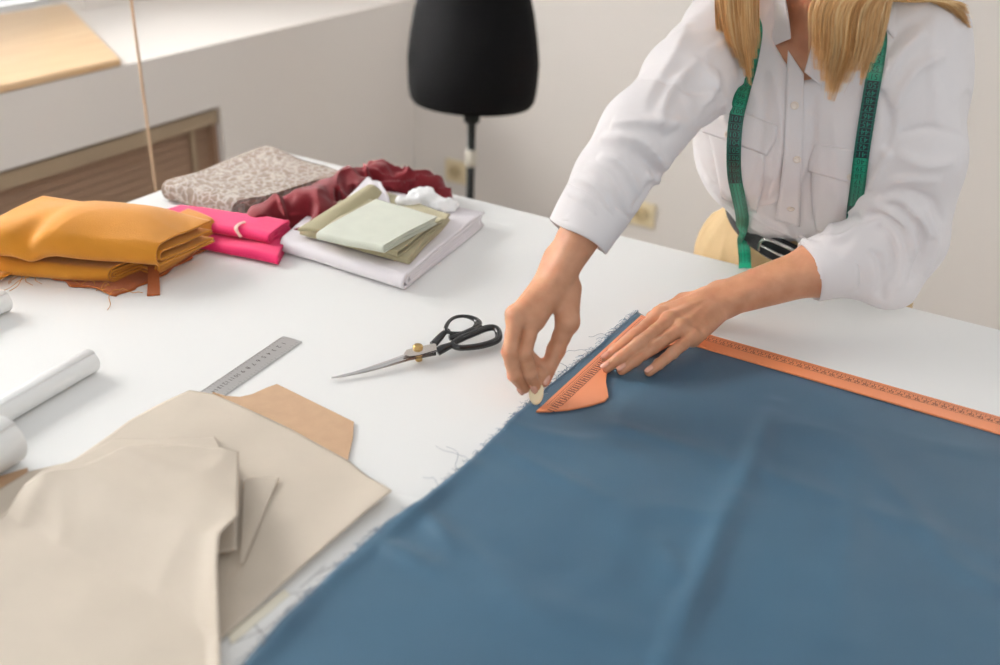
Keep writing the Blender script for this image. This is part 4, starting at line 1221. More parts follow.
# eyes
for s_ in (-1, 1):
    V, F = lathe_data([(.0115 * math.sin(a), .0115 * -math.cos(a)) for a in np.linspace(.01, math.pi - .01, 12)], hp(s_ * .031, .0740, .0030), 20)
    mesh_obj('eye', V, F, M_eye, body)
    V, F = lathe_data([(.006, 0), (.004, .0012), (.0005, .0016)], (0, 0, 0), 16)
    mesh_obj('iris', [hp(s_ * .031, .0740 + .0105 + v[2], -.0012) + Hr * v[0] + Hu * v[1] - np.array([0, 0, 0]) for v in V], F, M_iris, body)
    V, F = tube_data(smooth_path([hp(s_ * .014, .090, .030), hp(s_ * .032, .087, .034), hp(s_ * .050, .074, .028)], 5), .0022, 6)
    mesh_obj('eyebrow', V, F, mat('brow_brown', srgb(130, 95, 60), .8), body)
V, F = tube_data(smooth_path([hp(-.022, .088, -.067), hp(-.010, .0975, -.0625), hp(0, .0985, -.0635), hp(.010, .0975, -.0625), hp(.022, .088, -.067)], 4), [.001] + [.0032] * 15 + [.001], 8)
V2, F2 = tube_data(smooth_path([hp(-.020, .088, -.068), hp(0, .0975, -.0725), hp(.020, .088, -.068)], 6), [.001] + [.0036] * 11 + [.001], 8)
V, F = merge([(V, F), (V2, F2)]); 
mesh_obj('lips', V, F, M_lip, body)

# --- shirt
def f_trunk0(P):
    d = rcone(P, Lc_(-.086, .29, .0), Lc_(.075, .30, .0), .098, .098)
    d = smin(d, rcone(P, Lc_(-.115, .375, -.03), Lc_(.098, .375, -.03), .054, .054), .05)
    for s_ in (-1, 1): d = smin(d, ellip(P, Lc_(s_ * .070, .245, .060), (.072, .072, .072)), .05)
    d = smin(d, rcone(P, Lc_(-.080, .175, .012), Lc_(.070, .165, .012), .098, .098), .04)
    d = smin(d, rcone(P, Lc_(-.060, .10, .004), Lc_(.060, .10, .004), .090, .090), .03)
    d = smin(d, rcone(P, Lc_(-.05, .02, -.006), Lc_(.05, .02, -.006), .084, .084), .02)
    return d
def f_shirt0(P):
    d = f_trunk0(P)
    # sleeves
    m1 = (S1 + E1p) / 2
    a = chainf(P, [S1 + np.array([.0, .0, -.005]), m1 + np.array([0, 0, -.008]), E1p + np.array([0, .0, -.006])], [.054, .050, .044], .02)
    d = smin(d, a, .035)
    c1 = W1 + (E1p - W1) * .27
    a = chainf(P, [E1p + np.array([0, 0, -.004]), (E1p + c1) / 2, c1], [.044, .039, .036], .02)
    d = smin(d, a, .02)
    m2 = (S2 + E2p) / 2 + E1_ * .016
    a = chainf(P, [S2 + np.array([-.004, 0, -.01]), m2, E2p + np.array([0, 0, .01])], [.052, .056, .052], .02)
    d = smin(d, a, .03)
    c2 = W2 + (E2p - W2) * .50
    a = chainf(P, [E2p, (E2p + c2) / 2, c2], [.052, .047, .039], .015)
    d = smin(d, a, .015)
    d = smin(d, ellip(P, QY(892, 290, 1.29), (.024, .024, .022)), .045)
    return d
def trace(f, x, y, t0=.85, off=0.0):
    r = nrm(onray(x, y)); t = t0
    for _ in range(90):
        d = float(f((CAM + r * t)[None])[0]) - off
        if d < .0004: break
        t += d * .8
        if t > 2.2: return None
    return CAM + r * t
def trace_n(f, pts, off=0.0):
    """trace many pixels at once"""
    R_ = np.array([nrm(onray(*p)) for p in pts]); t = np.full(len(pts), .80)
    for _ in range(110):
        d = f(CAM + R_ * t[:, None]) - off
        t = np.minimum(t + np.where(d > .0003, d * .7, 0), 2.0)
    return CAM + R_ * t[:, None]
def grad(f, P, h=.002):
    g = np.stack([f(P + np.eye(3)[k] * h) - f(P - np.eye(3)[k] * h) for k in range(3)], 1)
    return g / (np.linalg.norm(g, axis=1)[:, None] + 1e-9)

# folds seen on the cloth: each one runs along a line on the surface
FOLDS = [  # (points px, width m, amp m)
    # raised sleeve
    ([(700, 60), (668, 95), (655, 130)], .008, .005), ([(718, 70), (700, 110), (662, 135)], .008, .005), ([(690, 20), (672, 60), (640, 110)], .009, .003),
    ([(640, 78), (690, 92), (718, 92)], .004, -.003),
    ([(600, 140), (640, 140), (668, 170)], .008, .006), ([(612, 125), (640, 122), (690, 125)], .009, .006), ([(598, 158), (622, 165), (640, 195)], .006, .005),
    ([(586, 165), (612, 178), (628, 215)], .006, .004), ([(574, 178), (600, 190), (618, 232)], .005, .0035), ([(630, 150), (655, 175), (630, 210)], .006, -.005),
    ([(660, 140), (690, 118), (712, 100)], .008, -.005), ([(645, 175), (665, 178), (695, 140)], .007, .005), ([(562, 190), (590, 205), (608, 240)], .005, .003),
    # body
    ([(705, 70), (735, 130), (745, 200)], .010, .004), ([(770, 60), (782, 130), (768, 200)], .006, .004), ([(765, 70), (762, 130), (750, 190)], .008, -.003),
    ([(815, 90), (812, 150), (812, 220)], .007, -.004), ([(835, 110), (840, 190), (830, 235)], .010, .003), ([(700, 170), (735, 205), (790, 232)], .008, .005),
    ([(712, 180), (750, 214), (800, 245)], .006, -.004), ([(815, 238), (840, 240), (862, 225)], .008, .005), ([(780, 215), (800, 240), (822, 247)], .006, .004),
    ([(880, 90), (896, 60), (925, 30)], .008, .005), ([(893, 110), (915, 70), (945, 55)], .008, .005), ([(880, 60), (900, 30), (930, 15)], .008, -.003),
    ([(885, 150), (890, 120), (880, 90)], .006, -.005), ([(870, 190), (885, 160), (890, 150)], .006, .006),
    # lowered sleeve
    ([(898, 135), (930, 128), (965, 138)], .005, -.003), ([(895, 150), (925, 165), (955, 160)], .009, .004),
    ([(862, 215), (880, 205), (905, 222), (915, 260)], .008, .008), ([(865, 230), (885, 222), (900, 245), (898, 290)], .006, .006), ([(875, 200), (905, 200), (930, 240)], .008, .007),
    ([(925, 205), (935, 240), (925, 275)], .008, .005), ([(868, 250), (880, 262), (882, 300)], .005, -.005), ([(915, 215), (922, 245), (908, 285)], .005, -.006),
    ([(905, 190), (930, 200), (945, 225)], .006, -.005), ([(880, 190), (900, 180), (940, 180)], .008, .004), ([(890, 235), (893, 265), (875, 295)], .004, -.005),
]
_fp = []
for pl_, w, am in FOLDS:
    sp = smooth_path([(x, y, 0) for x, y in pl_], 5)[:, :2]
    _fp.append((trace_n(f_shirt0, sp), w, am))
def fold_disp(P, d0):
    d = np.zeros(len(P))
    for pts, w, am in _fp:
        lo_, hi_ = pts.min(0) - 3 * w, pts.max(0) + 3 * w
        m = np.all((P > lo_) & (P < hi_), axis=1)
        if not m.any(): continue
        q = P[m]; best = np.full(len(q), 9.0); bt = np.zeros(len(q)); n_ = len(pts) - 1
        for i in range(n_):
            a, b = pts[i], pts[i + 1]; dd = b - a
            t = np.clip(((q - a) @ dd) / (dd.dot(dd) + 1e-12), 0, 1); ds = np.sqrt(((q - a - t[:, None] * dd) ** 2).sum(1))
            u = ds < best; best[u] = ds[u]; bt[u] = (i + t[u]) / n_
        best = np.sqrt(np.maximum(best ** 2 - d0[m] ** 2, 0))
        env = np.sin(np.clip(bt, 0, 1) * math.pi) ** .6
        d[m] += am * 1.7 * env * np.exp(-np.abs(best / (w * .8)) ** 1.6)
    return d
def f_trunk1(P):
    d = f_trunk0(P); near = np.abs(d) < .03
    if near.any(): d = d.copy(); d[near] -= fold_disp(P[near], d[near]) + .0022
    return d
def f_shirt1(P):
    d = f_shirt0(P)
    near = np.abs(d) < .03
    if near.any():
        Q_ = P[near]
        w = .0030 * (1 - np.abs(noise(Q_[:, 0] * 22 + 1.5 * noise(Q_[:, 0] * 9, Q_[:, 1] * 9, Q_[:, 2] * 9, 4), Q_[:, 1] * 17, Q_[:, 2] * 6, 91)) * 2.5).clip(0, 1)
        d = d.copy(); d[near] -= fold_disp(Q_, d[near]) + w
    return d
ax1 = nrm(E1p - W1); ax2 = nrm(E2p - W2)
cf1 = W1 + ax1 * .052; cf2 = W2 + ax2 * .122
def f_shirt(P):
    d = f_shirt1(P)
    # hollow inside: neck opening and sleeve ends
    d = np.maximum(d, -rcone(P, Lc_(.004, .385, .13), Lc_(.006, .50, .02), .022, .085))
    d = np.maximum(d, -rcone(P, Lc_(.004, .41, .10), vtip, .044, .013)); d = np.maximum(d, -rcone(P, vmid, vtip, .026, .013))
    d = np.maximum(d, -rcone(P, W1 - ax1 * .02, cf1 - ax1 * .045, .055, .055)); d = np.maximum(d, -rcone(P, W1, W1 + ax1 * .10, .030, .033))
    d = np.maximum(d, -rcone(P, W2 - ax2 * .02, cf2 - ax2 * .045, .055, .055)); d = np.maximum(d, -rcone(P, W2, W2 + ax2 * .165, .031, .034))
    d = np.maximum(d, -rcone(P, Lc_(0, .36, -.01), Lc_(0, .50, -.02), .060, .062))
    return d
vtip = trace_n(f_trunk0, [(803, 70)])[0]
vmid = trace_n(f_trunk0, [(794, 34)])[0]
V, F = surface_net(f_shirt, (-.60, .88, .84), (.0, 1.70, 1.36), .0030)
shirt = mesh_obj('shirt', V, F, M_shirt, PER)
sm = shirt.modifiers.new('smooth', 'SMOOTH'); sm.factor = .5; sm.iterations = 1

def patch(name, left, right, rows, cols, off, th, m, parent, f=None):
    """thin cloth piece lying on the shirt between two traced edges"""
    f = f or f_trunk1
    l = smooth_path([(x, y, 0) for x, y in left], 8)[:, :2]; r = smooth_path([(x, y, 0) for x, y in right], 8)[:, :2]
    l = resample(l, rows); r = resample(r, rows)
    g = np.stack([l * (1 - t) + r * t for t in np.linspace(0, 1, cols)], 1).reshape(-1, 2)
    P = trace_n(f, g); N = grad(f_shirt0, P, .006)
    top = P + N * (off + th); bot = P + N * (off - .001)
    n = rows * cols; F = []
    for i in range(rows - 1):
        for j in range(cols - 1):
            a = i * cols + j; F.append((a, a + cols, a + cols + 1, a + 1)); F.append((a + n, a + 1 + n, a + cols + 1 + n, a + cols + n))
    rim = [j for j in range(cols)] + [i * cols + cols - 1 for i in range(1, rows)] + [(rows - 1) * cols + j for j in range(cols - 2, -1, -1)] + [i * cols for i in range(rows - 2, 0, -1)]
    for k in range(len(rim)): a, b = rim[k], rim[(k + 1) % len(rim)]; F.append((a, b, b + n, a + n))
    return mesh_obj(name, np.vstack([top, bot]), F, m, parent)
patch('placket', [(788, 50), (786, 90), (784, 140), (781, 180), (775, 219)], [(804, 74), (804, 100), (803, 140), (801, 180), (800, 226)], 50, 7, .0006, .0016, M_shirt, shirt)
patch('pocket_flap', [(703, 98), (702, 118), (702, 131)], [(777, 125), (776, 140), (767, 155)], 14, 22, .0006, .0018, M_shirt, shirt)
patch('pocket_flap', [(815, 145), (809, 160), (808, 170)], [(862, 150), (862, 170), (860, 185)], 14, 16, .0006, .0018, M_shirt, shirt)
patch('pocket', [(708, 128), (716, 165), (722, 198)], [(764, 150), (763, 180), (757, 212)], 20, 16, .0002, .0012, M_shirt, shirt)
patch('pocket', [(812, 172), (812, 200), (816, 232)], [(860, 180), (857, 205), (856, 232)], 20, 16, .0002, .0012, M_shirt, shirt)
def button(x, y, parent):
    p = trace_n(f_trunk1, [(x, y)]); n = grad(f_shirt0, p, .006)[0]; p = p[0] + n * .0024
    s, u = frame_dirs(n); V, F = lathe_data([(.0045, 0), (.0052, .0006), (.0050, .0016), (.0034, .0018), (.003, .0012)], (0, 0, 0), 18)
    mesh_obj('button', [p + s * v[0] + u * v[1] + n * v[2] for v in V], F, M_button, parent)
for x, y in ((795, 105), (797, 158), (791, 207), (729, 134), (852, 176)): button(x, y, shirt)

# cuffs
def cuff(p0, ax_, r0, r1, L_, name='cuff', tilt=0.0, el=1.0, seam=None):
    s, u = frame_dirs(ax_); n = 56; V = []; F = []
    prof = [(0, r0 - .0016), (-.0008, r0 - .0006), (0, r0 + .0006)] + [(L_ * k / 8, r0 + (r1 - r0) * k / 8 + .0008) for k in range(1, 9)] + [(L_, r1 - .002)] + [(L_ * .5, (r0 + r1) / 2 - .002)]
    for z, r_ in prof:
        for k in range(n):
            a = 2 * math.pi * k / n
            rr = r_ * (1 + .03 * math.sin(2 * a + 1) + .02 * math.sin(3 * a + z * 60))
            V.append(p0 + ax_ * (z + tilt * math.cos(a) * .02 + .0015 * math.sin(3 * a)) + s * rr * math.cos(a) + u * rr * el * math.sin(a))
    m = len(prof)
    for i in range(m):
        j = (i + 1) % m
        for k in range(n): F.append((i * n + k, j * n + k, j * n + (k + 1) % n, i * n + (k + 1) % n))
    return mesh_obj(name, V, F, M_shirt, shirt)
cuff(cf1 - ax1 * .008, ax1, .0385, .0420, .046)
cuff(cf2 - ax2 * .006, ax2, .0405, .0460, .046)

# collar
def f_sk(P): return smin(f_torso(P), f_head(P), .035)
def collar_side(sgn):
    # stand line around the neck, then the fold-over leaf
    V = []; F = []; n = 26; rows = 9
    for i in range(n):
        t = i / (n - 1) * .72; a = math.pi * (.02 + t * .86)      # from the nape round to the front
        cx = sgn * math.sin(a) * .066; cy = -math.cos(a) * -1
        base = Lc_(cx, .425 - .012 * math.cos(a) * 0 - .045 * t ** 2.2, -.018 - math.cos(a) * .064 + .016 * t)
        top = base + U_ * (.026 - .012 * t) + E1_ * sgn * .002
        outw = nrm(E1_ * sgn * math.sin(a) * 1.0 - N_ * math.cos(a) * .9)
        leaf = base + outw * (.020 + .018 * t ** 2) - U_ * (.008 + .036 * t ** 3)
        for j in range(rows):
            s = j / (rows - 1)
            if s < .35: p = base * (1 - s / .35) + top * (s / .35)
            else:
                q = (s - .35) / .65; p = top * (1 - q) + leaf * q + outw * .006 * math.sin(q * math.pi) + U_ * .003 * math.sin(q * math.pi)
            V.append(p)
    for i in range(n - 1):
        for j in range(rows - 1): F.append((i * rows + j, i * rows + j + 1, (i + 1) * rows + j + 1, (i + 1) * rows + j))
    o = mesh_obj('collar', V, F, M_shirt, shirt)
    md = o.modifiers.new('thick', 'SOLIDIFY'); md.thickness = .002; md.offset = 0
collar_side(-1); collar_side(1)
f_cn = lambda P: smin(f_trunk0(P), rcone(P, Lc_(0, .37, -.015), hp(0, -.02, -.06), .060, .056), .03)
patch('collar', [(768, -6), (757, 10), (757, 30), (757, 50)], [(781, -6), (785, 5), (789, 25), (791, 39)], 24, 12, .006, .002, M_shirt, shirt, f=f_cn)
patch('collar', [(819, 18), (815, 34), (810, 55), (805, 72)], [(848, 18), (844, 34), (834, 60), (822, 86)], 24, 12, .004, .002, M_shirt, shirt, f=f_cn)
# --- trousers, belt, shoes
UP = nrm(np.array([.23, -.20, .96]))
def f_tr(P):
    c = (hipL + hipR) / 2
    d = rcone(P, Wc + E1_ * -.045 + np.array([0, .0, -.01]), Wc + E1_ * .045 + np.array([0, 0, -.01]), .092, .092)
    d = smin(d, rcone(P, np.array([-.402, 1.56, .80]), np.array([-.285, 1.57, .80]), .108, .108), .04)
    for h_, k_, a_ in ((hipL, kneeL, ankL), (hipR, kneeR, ankR)):
        l = rcone(P, h_ + np.array([0, .01, -.03]), k_, .090, .080); l = smin(l, rcone(P, k_, a_ + np.array([0, .01, .02]), .085, .062), .03)
        d = smin(d, l, .02)
    x, y, z = P[:, 0], P[:, 1], P[:, 2]
    d = d - .004 * (1 - np.abs(noise(x * 24, y * 16, z * 9, 33)) * 2.2).clip(0, 1) - .003 * (1 - np.abs(noise(x * 40, y * 30, z * 5, 35)) * 3).clip(0, 1) * sstep(.75, .85, z)
    d = np.maximum(d, (P - Wc) @ UP - .020)
    d = np.maximum(d, .075 - z)
    d = np.maximum(d, 1.422 - y - .0)
    return d
V, F = surface_net(f_tr, (-.56, 1.38, .05), (-.04, 1.78, .99), .005)
tr = mesh_obj('trousers', V, F, M_trouser, PER)
tr.modifiers.new('smooth', 'SMOOTH').iterations = 2
def ring_pt(a, b, extra=0.0):
    # point on the waist surface at angle a and height b
    FW = nrm(N_ - UP * N_.dot(UP)); dirv = nrm(E1_ * math.cos(a) + FW * math.sin(a) - UP * (E1_ * math.cos(a)).dot(UP)); lo_, hi_ = .03, .26
    for _ in range(30):
        m_ = (lo_ + hi_) / 2
        if f_wrap((Wc + UP * b + dirv * m_)[None])[0] < 0: lo_ = m_
        else: hi_ = m_
    return Wc + UP * b + dirv * (hi_ + extra)
def f_wrap(P):
    d = rcone(P, Wc + E1_ * -.045 + np.array([0, .0, -.01]), Wc + E1_ * .045 + np.array([0, 0, -.01]), .094, .094)
    return smin(d, rcone(P, np.array([-.402, 1.56, .80]), np.array([-.285, 1.57, .80]), .110, .110), .04)
n = 120; V = []; F = []
for k in range(n):
    a = 2 * math.pi * k / n
    sag = -.010 * max(0, math.sin(a)) ** 2
    for b, e in ((-.018, .003), (.018, .003), (.018, .007), (-.018, .007)): V.append(ring_pt(a, b + sag, e + .004))
for k in range(n):
    j = (k + 1) % n
    for q in range(4): F.append((k * 4 + q, k * 4 + (q + 1) % 4, j * 4 + (q + 1) % 4, j * 4 + q))
belt = mesh_obj('belt', V, F, M_belt, PER, smooth=False)
def to_px(p):
    q = RM @ (np.asarray(p) - CAM); return np.array([500 + FPX * q[0] / q[2], 332.5 + FPX * q[1] / q[2]])
aB = min(np.linspace(.6, 2.8, 80), key=lambda a: abs(to_px(ring_pt(a, -.010, .013))[0] - 779))
sagB = -.010 * max(0, math.sin(aB)) ** 2
bc = ring_pt(aB, sagB, .014)
bl_, br_ = ring_pt(aB + .25, sagB, .014), ring_pt(aB - .25, sagB, .014)
ex_ = nrm(br_ - bl_); ey_ = nrm(U_ - ex_ * U_.dot(ex_))
pts = [bc + ex_ * .030 * np.sign(math.cos(a)) * abs(math.cos(a)) ** .6 + ey_ * .0235 * np.sign(math.sin(a)) * abs(math.sin(a)) ** .6 for a in np.linspace(0, 2 * math.pi, 33)[:-1]]
V, F = tube_data(pts, .0026, 10, closed=True, up=N_); bk = mesh_obj('buckle', V, F, M_chrome, belt)
V, F = tube_data([bc - ex_ * .030, bc + ex_ * .002 + N_ * .003, bc + ex_ * .031], .0022, 8); mesh_obj('buckle_prong', V, F, M_chrome, belt)
for k, (b0_, a_) in enumerate(((.0, math.pi / 2 - .75), (0, math.pi / 2 + 1.6), (0, math.pi / 2 - 1.6), (0, -math.pi / 2))):
    V = []
    for b, e in ((-.028, .001), (-.026, .009), (.020, .009), (.022, .001)):
        for da in (-.05, .05): V.append(ring_pt(a_ + da, b - .006, e + .004))
    F = [(0, 1, 3, 2), (2, 3, 5, 4), (4, 5, 7, 6), (0, 2, 4, 6), (1, 7, 5, 3), (0, 6, 7, 1)]
    mesh_obj('belt_loop', V, F, M_trouser, tr, smooth=False)
for a_ in (ankL, ankR):
    def f_sh(P):
        d = rcone(P, a_ + np.array([0, .03, -.045]), a_ + np.array([0, -.12, -.052]), .042, .036)
        d = smin(d, rcone(P, a_ + np.array([0, .02, -.03]), a_ + np.array([0, .02, .0]), .042, .042), .03)
        d = np.maximum(d, P[:, 2] - (a_[2] + .015))
        d = np.maximum(d, -rcone(P, a_, a_ + np.array([0, 0.0, .06]), .036, .04))
        return np.maximum(d, .012 - P[:, 2])
    V, F = surface_net(f_sh, a_ + np.array([-.07, -.2, -.09]), a_ + np.array([.07, .11, .05]), .005)
    so = mesh_obj('shoe', V, F, M_shoe, PER)
    ol = [(a_[0] + .043 * math.cos(t) * (1 if math.sin(t) > -.2 else .92), a_[1] - .045 + .125 * math.sin(t)) for t in np.linspace(0, 2 * math.pi, 33)[:-1]]
    bm = bmesh.new(); prism(bm, ol, .001, .022); bm_obj('sole', bm, M_shoe, so, bevel=.004)

# --- hair
M_hair, nt, b_ = new_mat('blonde_hair')
geo = nt.nodes.new('ShaderNodeNewGeometry')
cr = nt.nodes.new('ShaderNodeValToRGB')
els = cr.color_ramp.elements
els[0].position = 0; els[0].color = srgb(204, 146, 86); els[1].position = 1; els[1].color = srgb(252, 224, 172)
e = els.new(.4); e.color = srgb(232, 182, 118); e = els.new(.75); e.color = srgb(246, 208, 152)
nt.links.new(geo.outputs['Random Per Island'], cr.inputs['Fac']); nt.links.new(cr.outputs['Color'], b_.inputs['Base Color'])
b_.inputs['Roughness'].default_value = .32; b_.inputs['Specular IOR Level'].default_value = .5
rn = random.Random(3); hv = []; hf = []; vo_ = 0
UPV = [(-.51, .86, 0)]
def strand(path, rad):
    global vo_
    v, f = tube_data(path, rad, 5, caps=True)
    hv.extend(v); hf.extend([tuple(i + vo_ for i in g) for g in f]); vo_ += len(v)
def strand(path, rad):
    global vo_
    v, f = tube_data(path, rad, 3, caps=False, up=UPV[0])
    hv.extend(v); hf.extend([tuple(i + vo_ for i in g) for g in f]); vo_ += len(v)
def lock(guide, widths, depths, N, r0=.00050, ragged=.25, seed=0):
    """guide: 3-D points; widths along camera-right, depths along the view direction"""
    g = smooth_path(guide, 6); m = len(g); tt = np.linspace(0, 1, m)
    W_ = np.interp(tt, np.linspace(0, 1, len(widths)), widths); D_ = np.interp(tt, np.linspace(0, 1, len(depths)), depths)
    side = np.array([.86, .51, 0]); dep = np.array([-.51, .86, 0])
    for _ in range(N):
        a = rn.uniform(-1, 1); b = rn.uniform(-1, 1) * math.sqrt(max(0, 1 - a * a)); ph = rn.uniform(0, 6.28); wob = rn.uniform(.0002, .0009)
        a2 = a + rn.gauss(0, .14)
        L_ = 1 - abs(rn.gauss(0, ragged)) * .6 - .12 * abs(a); L_ = max(.5, L_)
        k = max(4, int(m * L_)); path = []
        for i in range(k):
            t = tt[i]; aa = a + (a2 - a) * t
            path.append(g[i] + side * (aa * W_[i] + wob * math.sin(ph + t * 9)) + dep * (b * D_[i] + wob * math.cos(ph + t * 7)))
        rr = r0 * rn.uniform(.6, 1.4); rad = rr * np.clip((1 - np.linspace(0, 1, k)) * 5, .15, 1)
        strand(path, rad)
ELR = (.083, .102, .099)
for i in range(2600):
    s_ = -1 if i % 2 else 1
    y0 = rn.uniform(-.088, .066); sw = rn.uniform(.01, .05); kk = 1 + rn.uniform(0, .03); pts_ = []
    for k in range(9):
        ph = .02 + 1.95 * k / 8
        y = y0 - sw * (ph / 1.7) - .0; q = math.sqrt(max(.02, 1 - (y / ELR[1]) ** 2)) * kk
        pts_.append(hp(s_ * ELR[0] * q * math.sin(ph), -.014 + y, .038 + ELR[2] * q * math.cos(ph)))
    UPV[0] = tuple(Hf); strand(smooth_path(pts_, 2), .0011)
UPV[0] = (-.51, .86, 0)
def f_cap(P):
    d = ellip(P, hp(0, -.014, .038), (.0785, .0975, .0945), HR_)
    face = ellip(P, hp(0, .12, -.02), (.068, .085, .100), HR_)
    d = np.maximum(d, -face); d = np.maximum(d, (P - Hc) @ Hf - .048); d = np.maximum(d, -((P - hp(0, -.03, -.075)) @ Hu))
    return d
cv, cf_ = surface_net(f_cap, Hc - .16, Hc + .16, .005)
hv.extend(list(cv)); hf.extend([tuple(int(i) + vo_ for i in g) for g in cf_]); vo_ += len(cv)
Lr = [hp(-.066, .050, .07), hp(-.084, .035, .0), QY(733, -45, 1.19), QY(738, 0, 1.19)]
lock([hp(-.070, .05, .065), hp(-.090, .045, .0), QY(738, -50, 1.19), QY(738, 0, 1.19), QY(742, 40, 1.19), QY(751, 90, 1.20)], [.012, .018, .022, .021, .018, .003], [.01, .012, .014, .012, .010, .004], 1800, ragged=.24)
lock([hp(-.072, .055, .06), hp(-.092, .05, -.01), QY(725, -45, 1.18), QY(720, 0, 1.19), QY(722, 45, 1.20), QY(728, 86, 1.21)], [.006, .006, .006, .006, .005, .002], [.004, .004, .004, .004, .003, .002], 60, ragged=.3)
lock([hp(.070, .05, .065), hp(.094, .060, .0), hp(.092, .080, -.06), QY(849, 0, 1.17), QY(841, 50, 1.17), QY(829, 106, 1.18)], [.014, .020, .026, .033, .033, .028, .010], [.012, .018, .020, .020, .016, .004], 3800, ragged=.26)
lock([hp(.072, .03, .06), hp(.094, .025, .0), QY(880, -60, 1.22), QY(873, 0, 1.20), QY(868, 45, 1.21), QY(860, 90, 1.22)], [.012, .018, .020, .018, .014, .003], [.01, .012, .012, .010, .008, .003], 1300, ragged=.26)
lock([hp(.06, -.03, .08), hp(.092, -.04, -.01), QY(880, -40, 1.26)] + [p + np.array([0, -.006, .010]) for p in trace_n(f_shirt0, [(894, 6), (922, 7), (950, 13), (970, 38)])], [.012, .022, .030, .026, .020, .016, .006], [.014, .018, .018, .010, .010, .008, .004], 2200, ragged=.16)
lock([hp(-.06, -.03, .08), hp(-.092, -.04, -.01), QY(745, -60, 1.32), QY(722, -22, 1.34), QY(705, -6, 1.38)], [.012, .022, .026, .022, .012], [.014, .018, .018, .014, .008], 420, ragged=.16)
lock([hp(0, -.10, .06), hp(0, -.12, -.02), NB + np.array([0, .05, .06]), NB + np.array([0.0, .09, -.02]), NB + np.array([.0, .12, -.08])], [.05, .06, .07, .07, .05], [.01, .012, .012, .012, .01], 1100, ragged=.16)
mesh_obj('hair', hv, hf, M_hair, PER)

# ------------------------------------------------------------------ measuring tape round the neck
M_tg = mat('green_tape', srgb(22, 146, 112), .35, coat=.2); M_tk = mat('black_tape', srgb(24, 34, 38), .35, coat=.2)
f_on = lambda P: np.minimum(f_trunk1(P), f_tr0(P))
f_tr0 = lambda P: f_wrap(P) - .004
f_all = lambda P: np.minimum(f_shirt1(P), f_tr0(P))
# left strand, from its free end up to the neck: centre pixel, half width factor
lt = [((745, 268), Q(745, 268, .860)), ((746, 250), None), ((744, 232), None), ((743, 214), None), ((740, 196), None), ((736, 175), None), ((735, 150), None), ((737, 120), None), ((741, 92), None), ((747, 62), None), ((753, 30), None)]
lp_ = []
for (x, y), p in lt:
    if p is None:
        p = trace_n(f_on if y > 132 else f_all, [(x, y)])[0]; g_ = grad(f_shirt0, p[None], .006)[0]; p = p + g_ * .004
        p = p + nrm(CAM - p) * (.006 if 140 < y < 240 else (.005 if 80 < y < 140 else .002))
    lp_.append(p)
rt = [(886, 8), (880, 45), (875, 75), (869, 110), (863, 150), (859, 185), (856, 215), (855, 236)]
rp_ = []
for (x, y) in rt:
    p = trace_n(f_on if y > 80 else f_all, [(x, y)])[0]; g_ = grad(f_shirt0, p[None], .006)[0]; rp_.append(p + g_ * .004 + nrm(CAM - p) * .002)
nk = [Lc_(-.082, .432, .01), Lc_(-.084, .444, -.040), Lc_(-.045, .452, -.092), Lc_(.045, .452, -.092), Lc_(.080, .450, -.045)]
path = smooth_path(lp_ + nk + rp_, 10)
# resample evenly
dd = np.r_[0, np.cumsum(np.linalg.norm(np.diff(path, axis=0), axis=1))]
NS = 500; ss = np.linspace(0, dd[-1], NS)
path = np.stack([np.interp(ss, dd, path[:, k]) for k in range(3)], 1)
tan = np.gradient(path, axis=0); tan /= np.linalg.norm(tan, axis=1)[:, None]
nn = np.zeros_like(path)
for i in range(NS):
    s = ss[i]
    c0 = path[i]
    v = c0 - (Wc + U_ * ((c0 - Wc) @ U_))           # outward from the torso axis
    o = v / np.linalg.norm(v)
    toward = N_ if (c0 - Lc_(0, 0, 0)) @ N_ > .02 else o
    f_ = np.clip(((c0 - Wc) @ N_ - .0) / .06, 0, 1)
    o = nrm(o * (1 - f_) + (N_ * .55 + nrm(CAM - c0) * .45) * f_)
    if ss[i] < .10: o = nrm(CAM - c0)
    nn[i] = nrm(o - tan[i] * o.dot(tan[i]))
# the left strand twists once below the pocket
tw = np.zeros(NS)
for i in range(NS):
    d_ = (ss[i] - .105) / .030
    tw[i] = 1.25 * math.exp(-d_ * d_)
side = np.cross(tan, nn)
sd2 = side * np.cos(tw)[:, None] + nn * np.sin(tw)[:, None]
nn2 = nn * np.cos(tw)[:, None] - side * np.sin(tw)[:, None]
hw = .0090
total = dd[-1]
path = path + nn * (hw * 1.15 * np.abs(np.sin(tw)))[:, None]
# scale positions (cm) taken from where the colour changes stand
def s_of(px, arr=path):
    r_ = nrm(onray(*px)); v = arr - CAM; dist = np.linalg.norm(np.cross(v, r_), axis=1); return ss[int(np.argmin(dist))]
sL = s_of((737, 115)); sL2 = sL - .10; sR = s_of((873, 80)); sR2 = s_of((862, 157)); cm = (sR2 - sR) / 10
def black_at(s):
    return (sL - .10 < s < sL) or (sR < s < sR2) or (s > sR2 + 10 * cm) 
V = []; F = []; fm = []
for i in range(NS):
    for w, t_ in ((-1, .0003), (1, .0003), (1, -.0003), (-1, -.0003)): V.append(path[i] + sd2[i] * hw * w + nn2[i] * t_)
for i in range(NS - 1):
    for q in range(4):
        F.append((i * 4 + q, i * 4 + (q + 1) % 4, (i + 1) * 4 + (q + 1) % 4, (i + 1) * 4 + q)); fm.append(1 if black_at((ss[i] + ss[i + 1]) / 2) else 0)
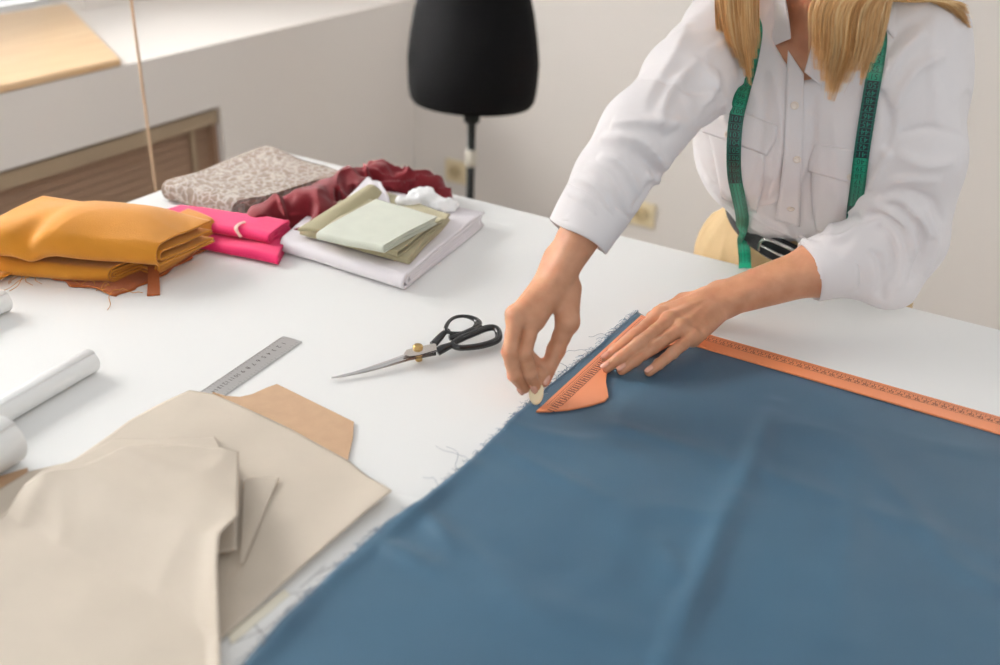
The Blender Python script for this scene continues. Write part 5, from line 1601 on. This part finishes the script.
F += [(3, 2, 1, 0), tuple((NS - 1) * 4 + q for q in range(4))]; fm += [0, 1]
TP = empty('measuring_tape', tuple(NB + np.array([0, 0, -.02])), 'green and black tailor measuring tape hung around the neck of the woman', 'measuring tape')
mesh_obj('tape_ribbon', V, F, M_tg, TP, smooth=False, mats=[M_tk], fmat=fm)
def at_s(s, w, h_=.0005):
    p = np.array([np.interp(s, ss, path[:, k]) for k in range(3)]); a = np.array([np.interp(s, ss, sd2[:, k]) for k in range(3)]); n_ = np.array([np.interp(s, ss, nn2[:, k]) for k in range(3)])
    return p + a * w + n_ * h_
def mark(s, w, ds, dw):
    return [at_s(s - ds / 2, w - dw / 2), at_s(s + ds / 2, w - dw / 2), at_s(s + ds / 2, w + dw / 2), at_s(s - ds / 2, w + dw / 2)], [(0, 1, 2, 3)]
dk = {}; lt_ = {}
for sgn_, s0, s1, c_, base_n in ((-1, .01, sL + .13, .01, 101), (1, sR - .07, total - .002, cm, 50)):
    s00 = sL if sgn_ < 0 else sR
    kmin = int((s0 - s00) / c_) - 1; kmax = int((s1 - s00) / c_) + 1
    for k in range(kmin, kmax):
        s = s00 + k * c_
        if not (s0 < s < s1): continue
        dst = (lt_ if black_at(s + c_ * .5) else dk).setdefault((sgn_, (k + 1) // 10 if sgn_ > 0 else k // 10), [])
        dst.append(mark(s, 0, .0006, .019))
        for q in range(1, 10):
            L_ = .0045 if q == 5 else .003
            for e_ in (-1, 1): dst.append(mark(s + c_ * q / 10, e_ * (.0093 - L_ / 2), .0004, L_))
        num = str(100 - k) if sgn_ < 0 else str(50 - k)
        G, GF = text_geo(num, .0095)
        sc__ = s + c_ * .5
        fl = 1.0
        vv = [at_s(sc__ + g[1], g[0]) for g in G]
        dst.append((vv, GF))
for dct, m_k in ((dk, mat('tape_dark_ink', srgb(10, 50, 42), .5)), (lt_, mat('tape_green_ink', srgb(30, 130, 110), .5))):
    for prt in dct.values():
        V, F = merge(prt); mesh_obj('printed_scale', V, F, m_k, TP, smooth=False)
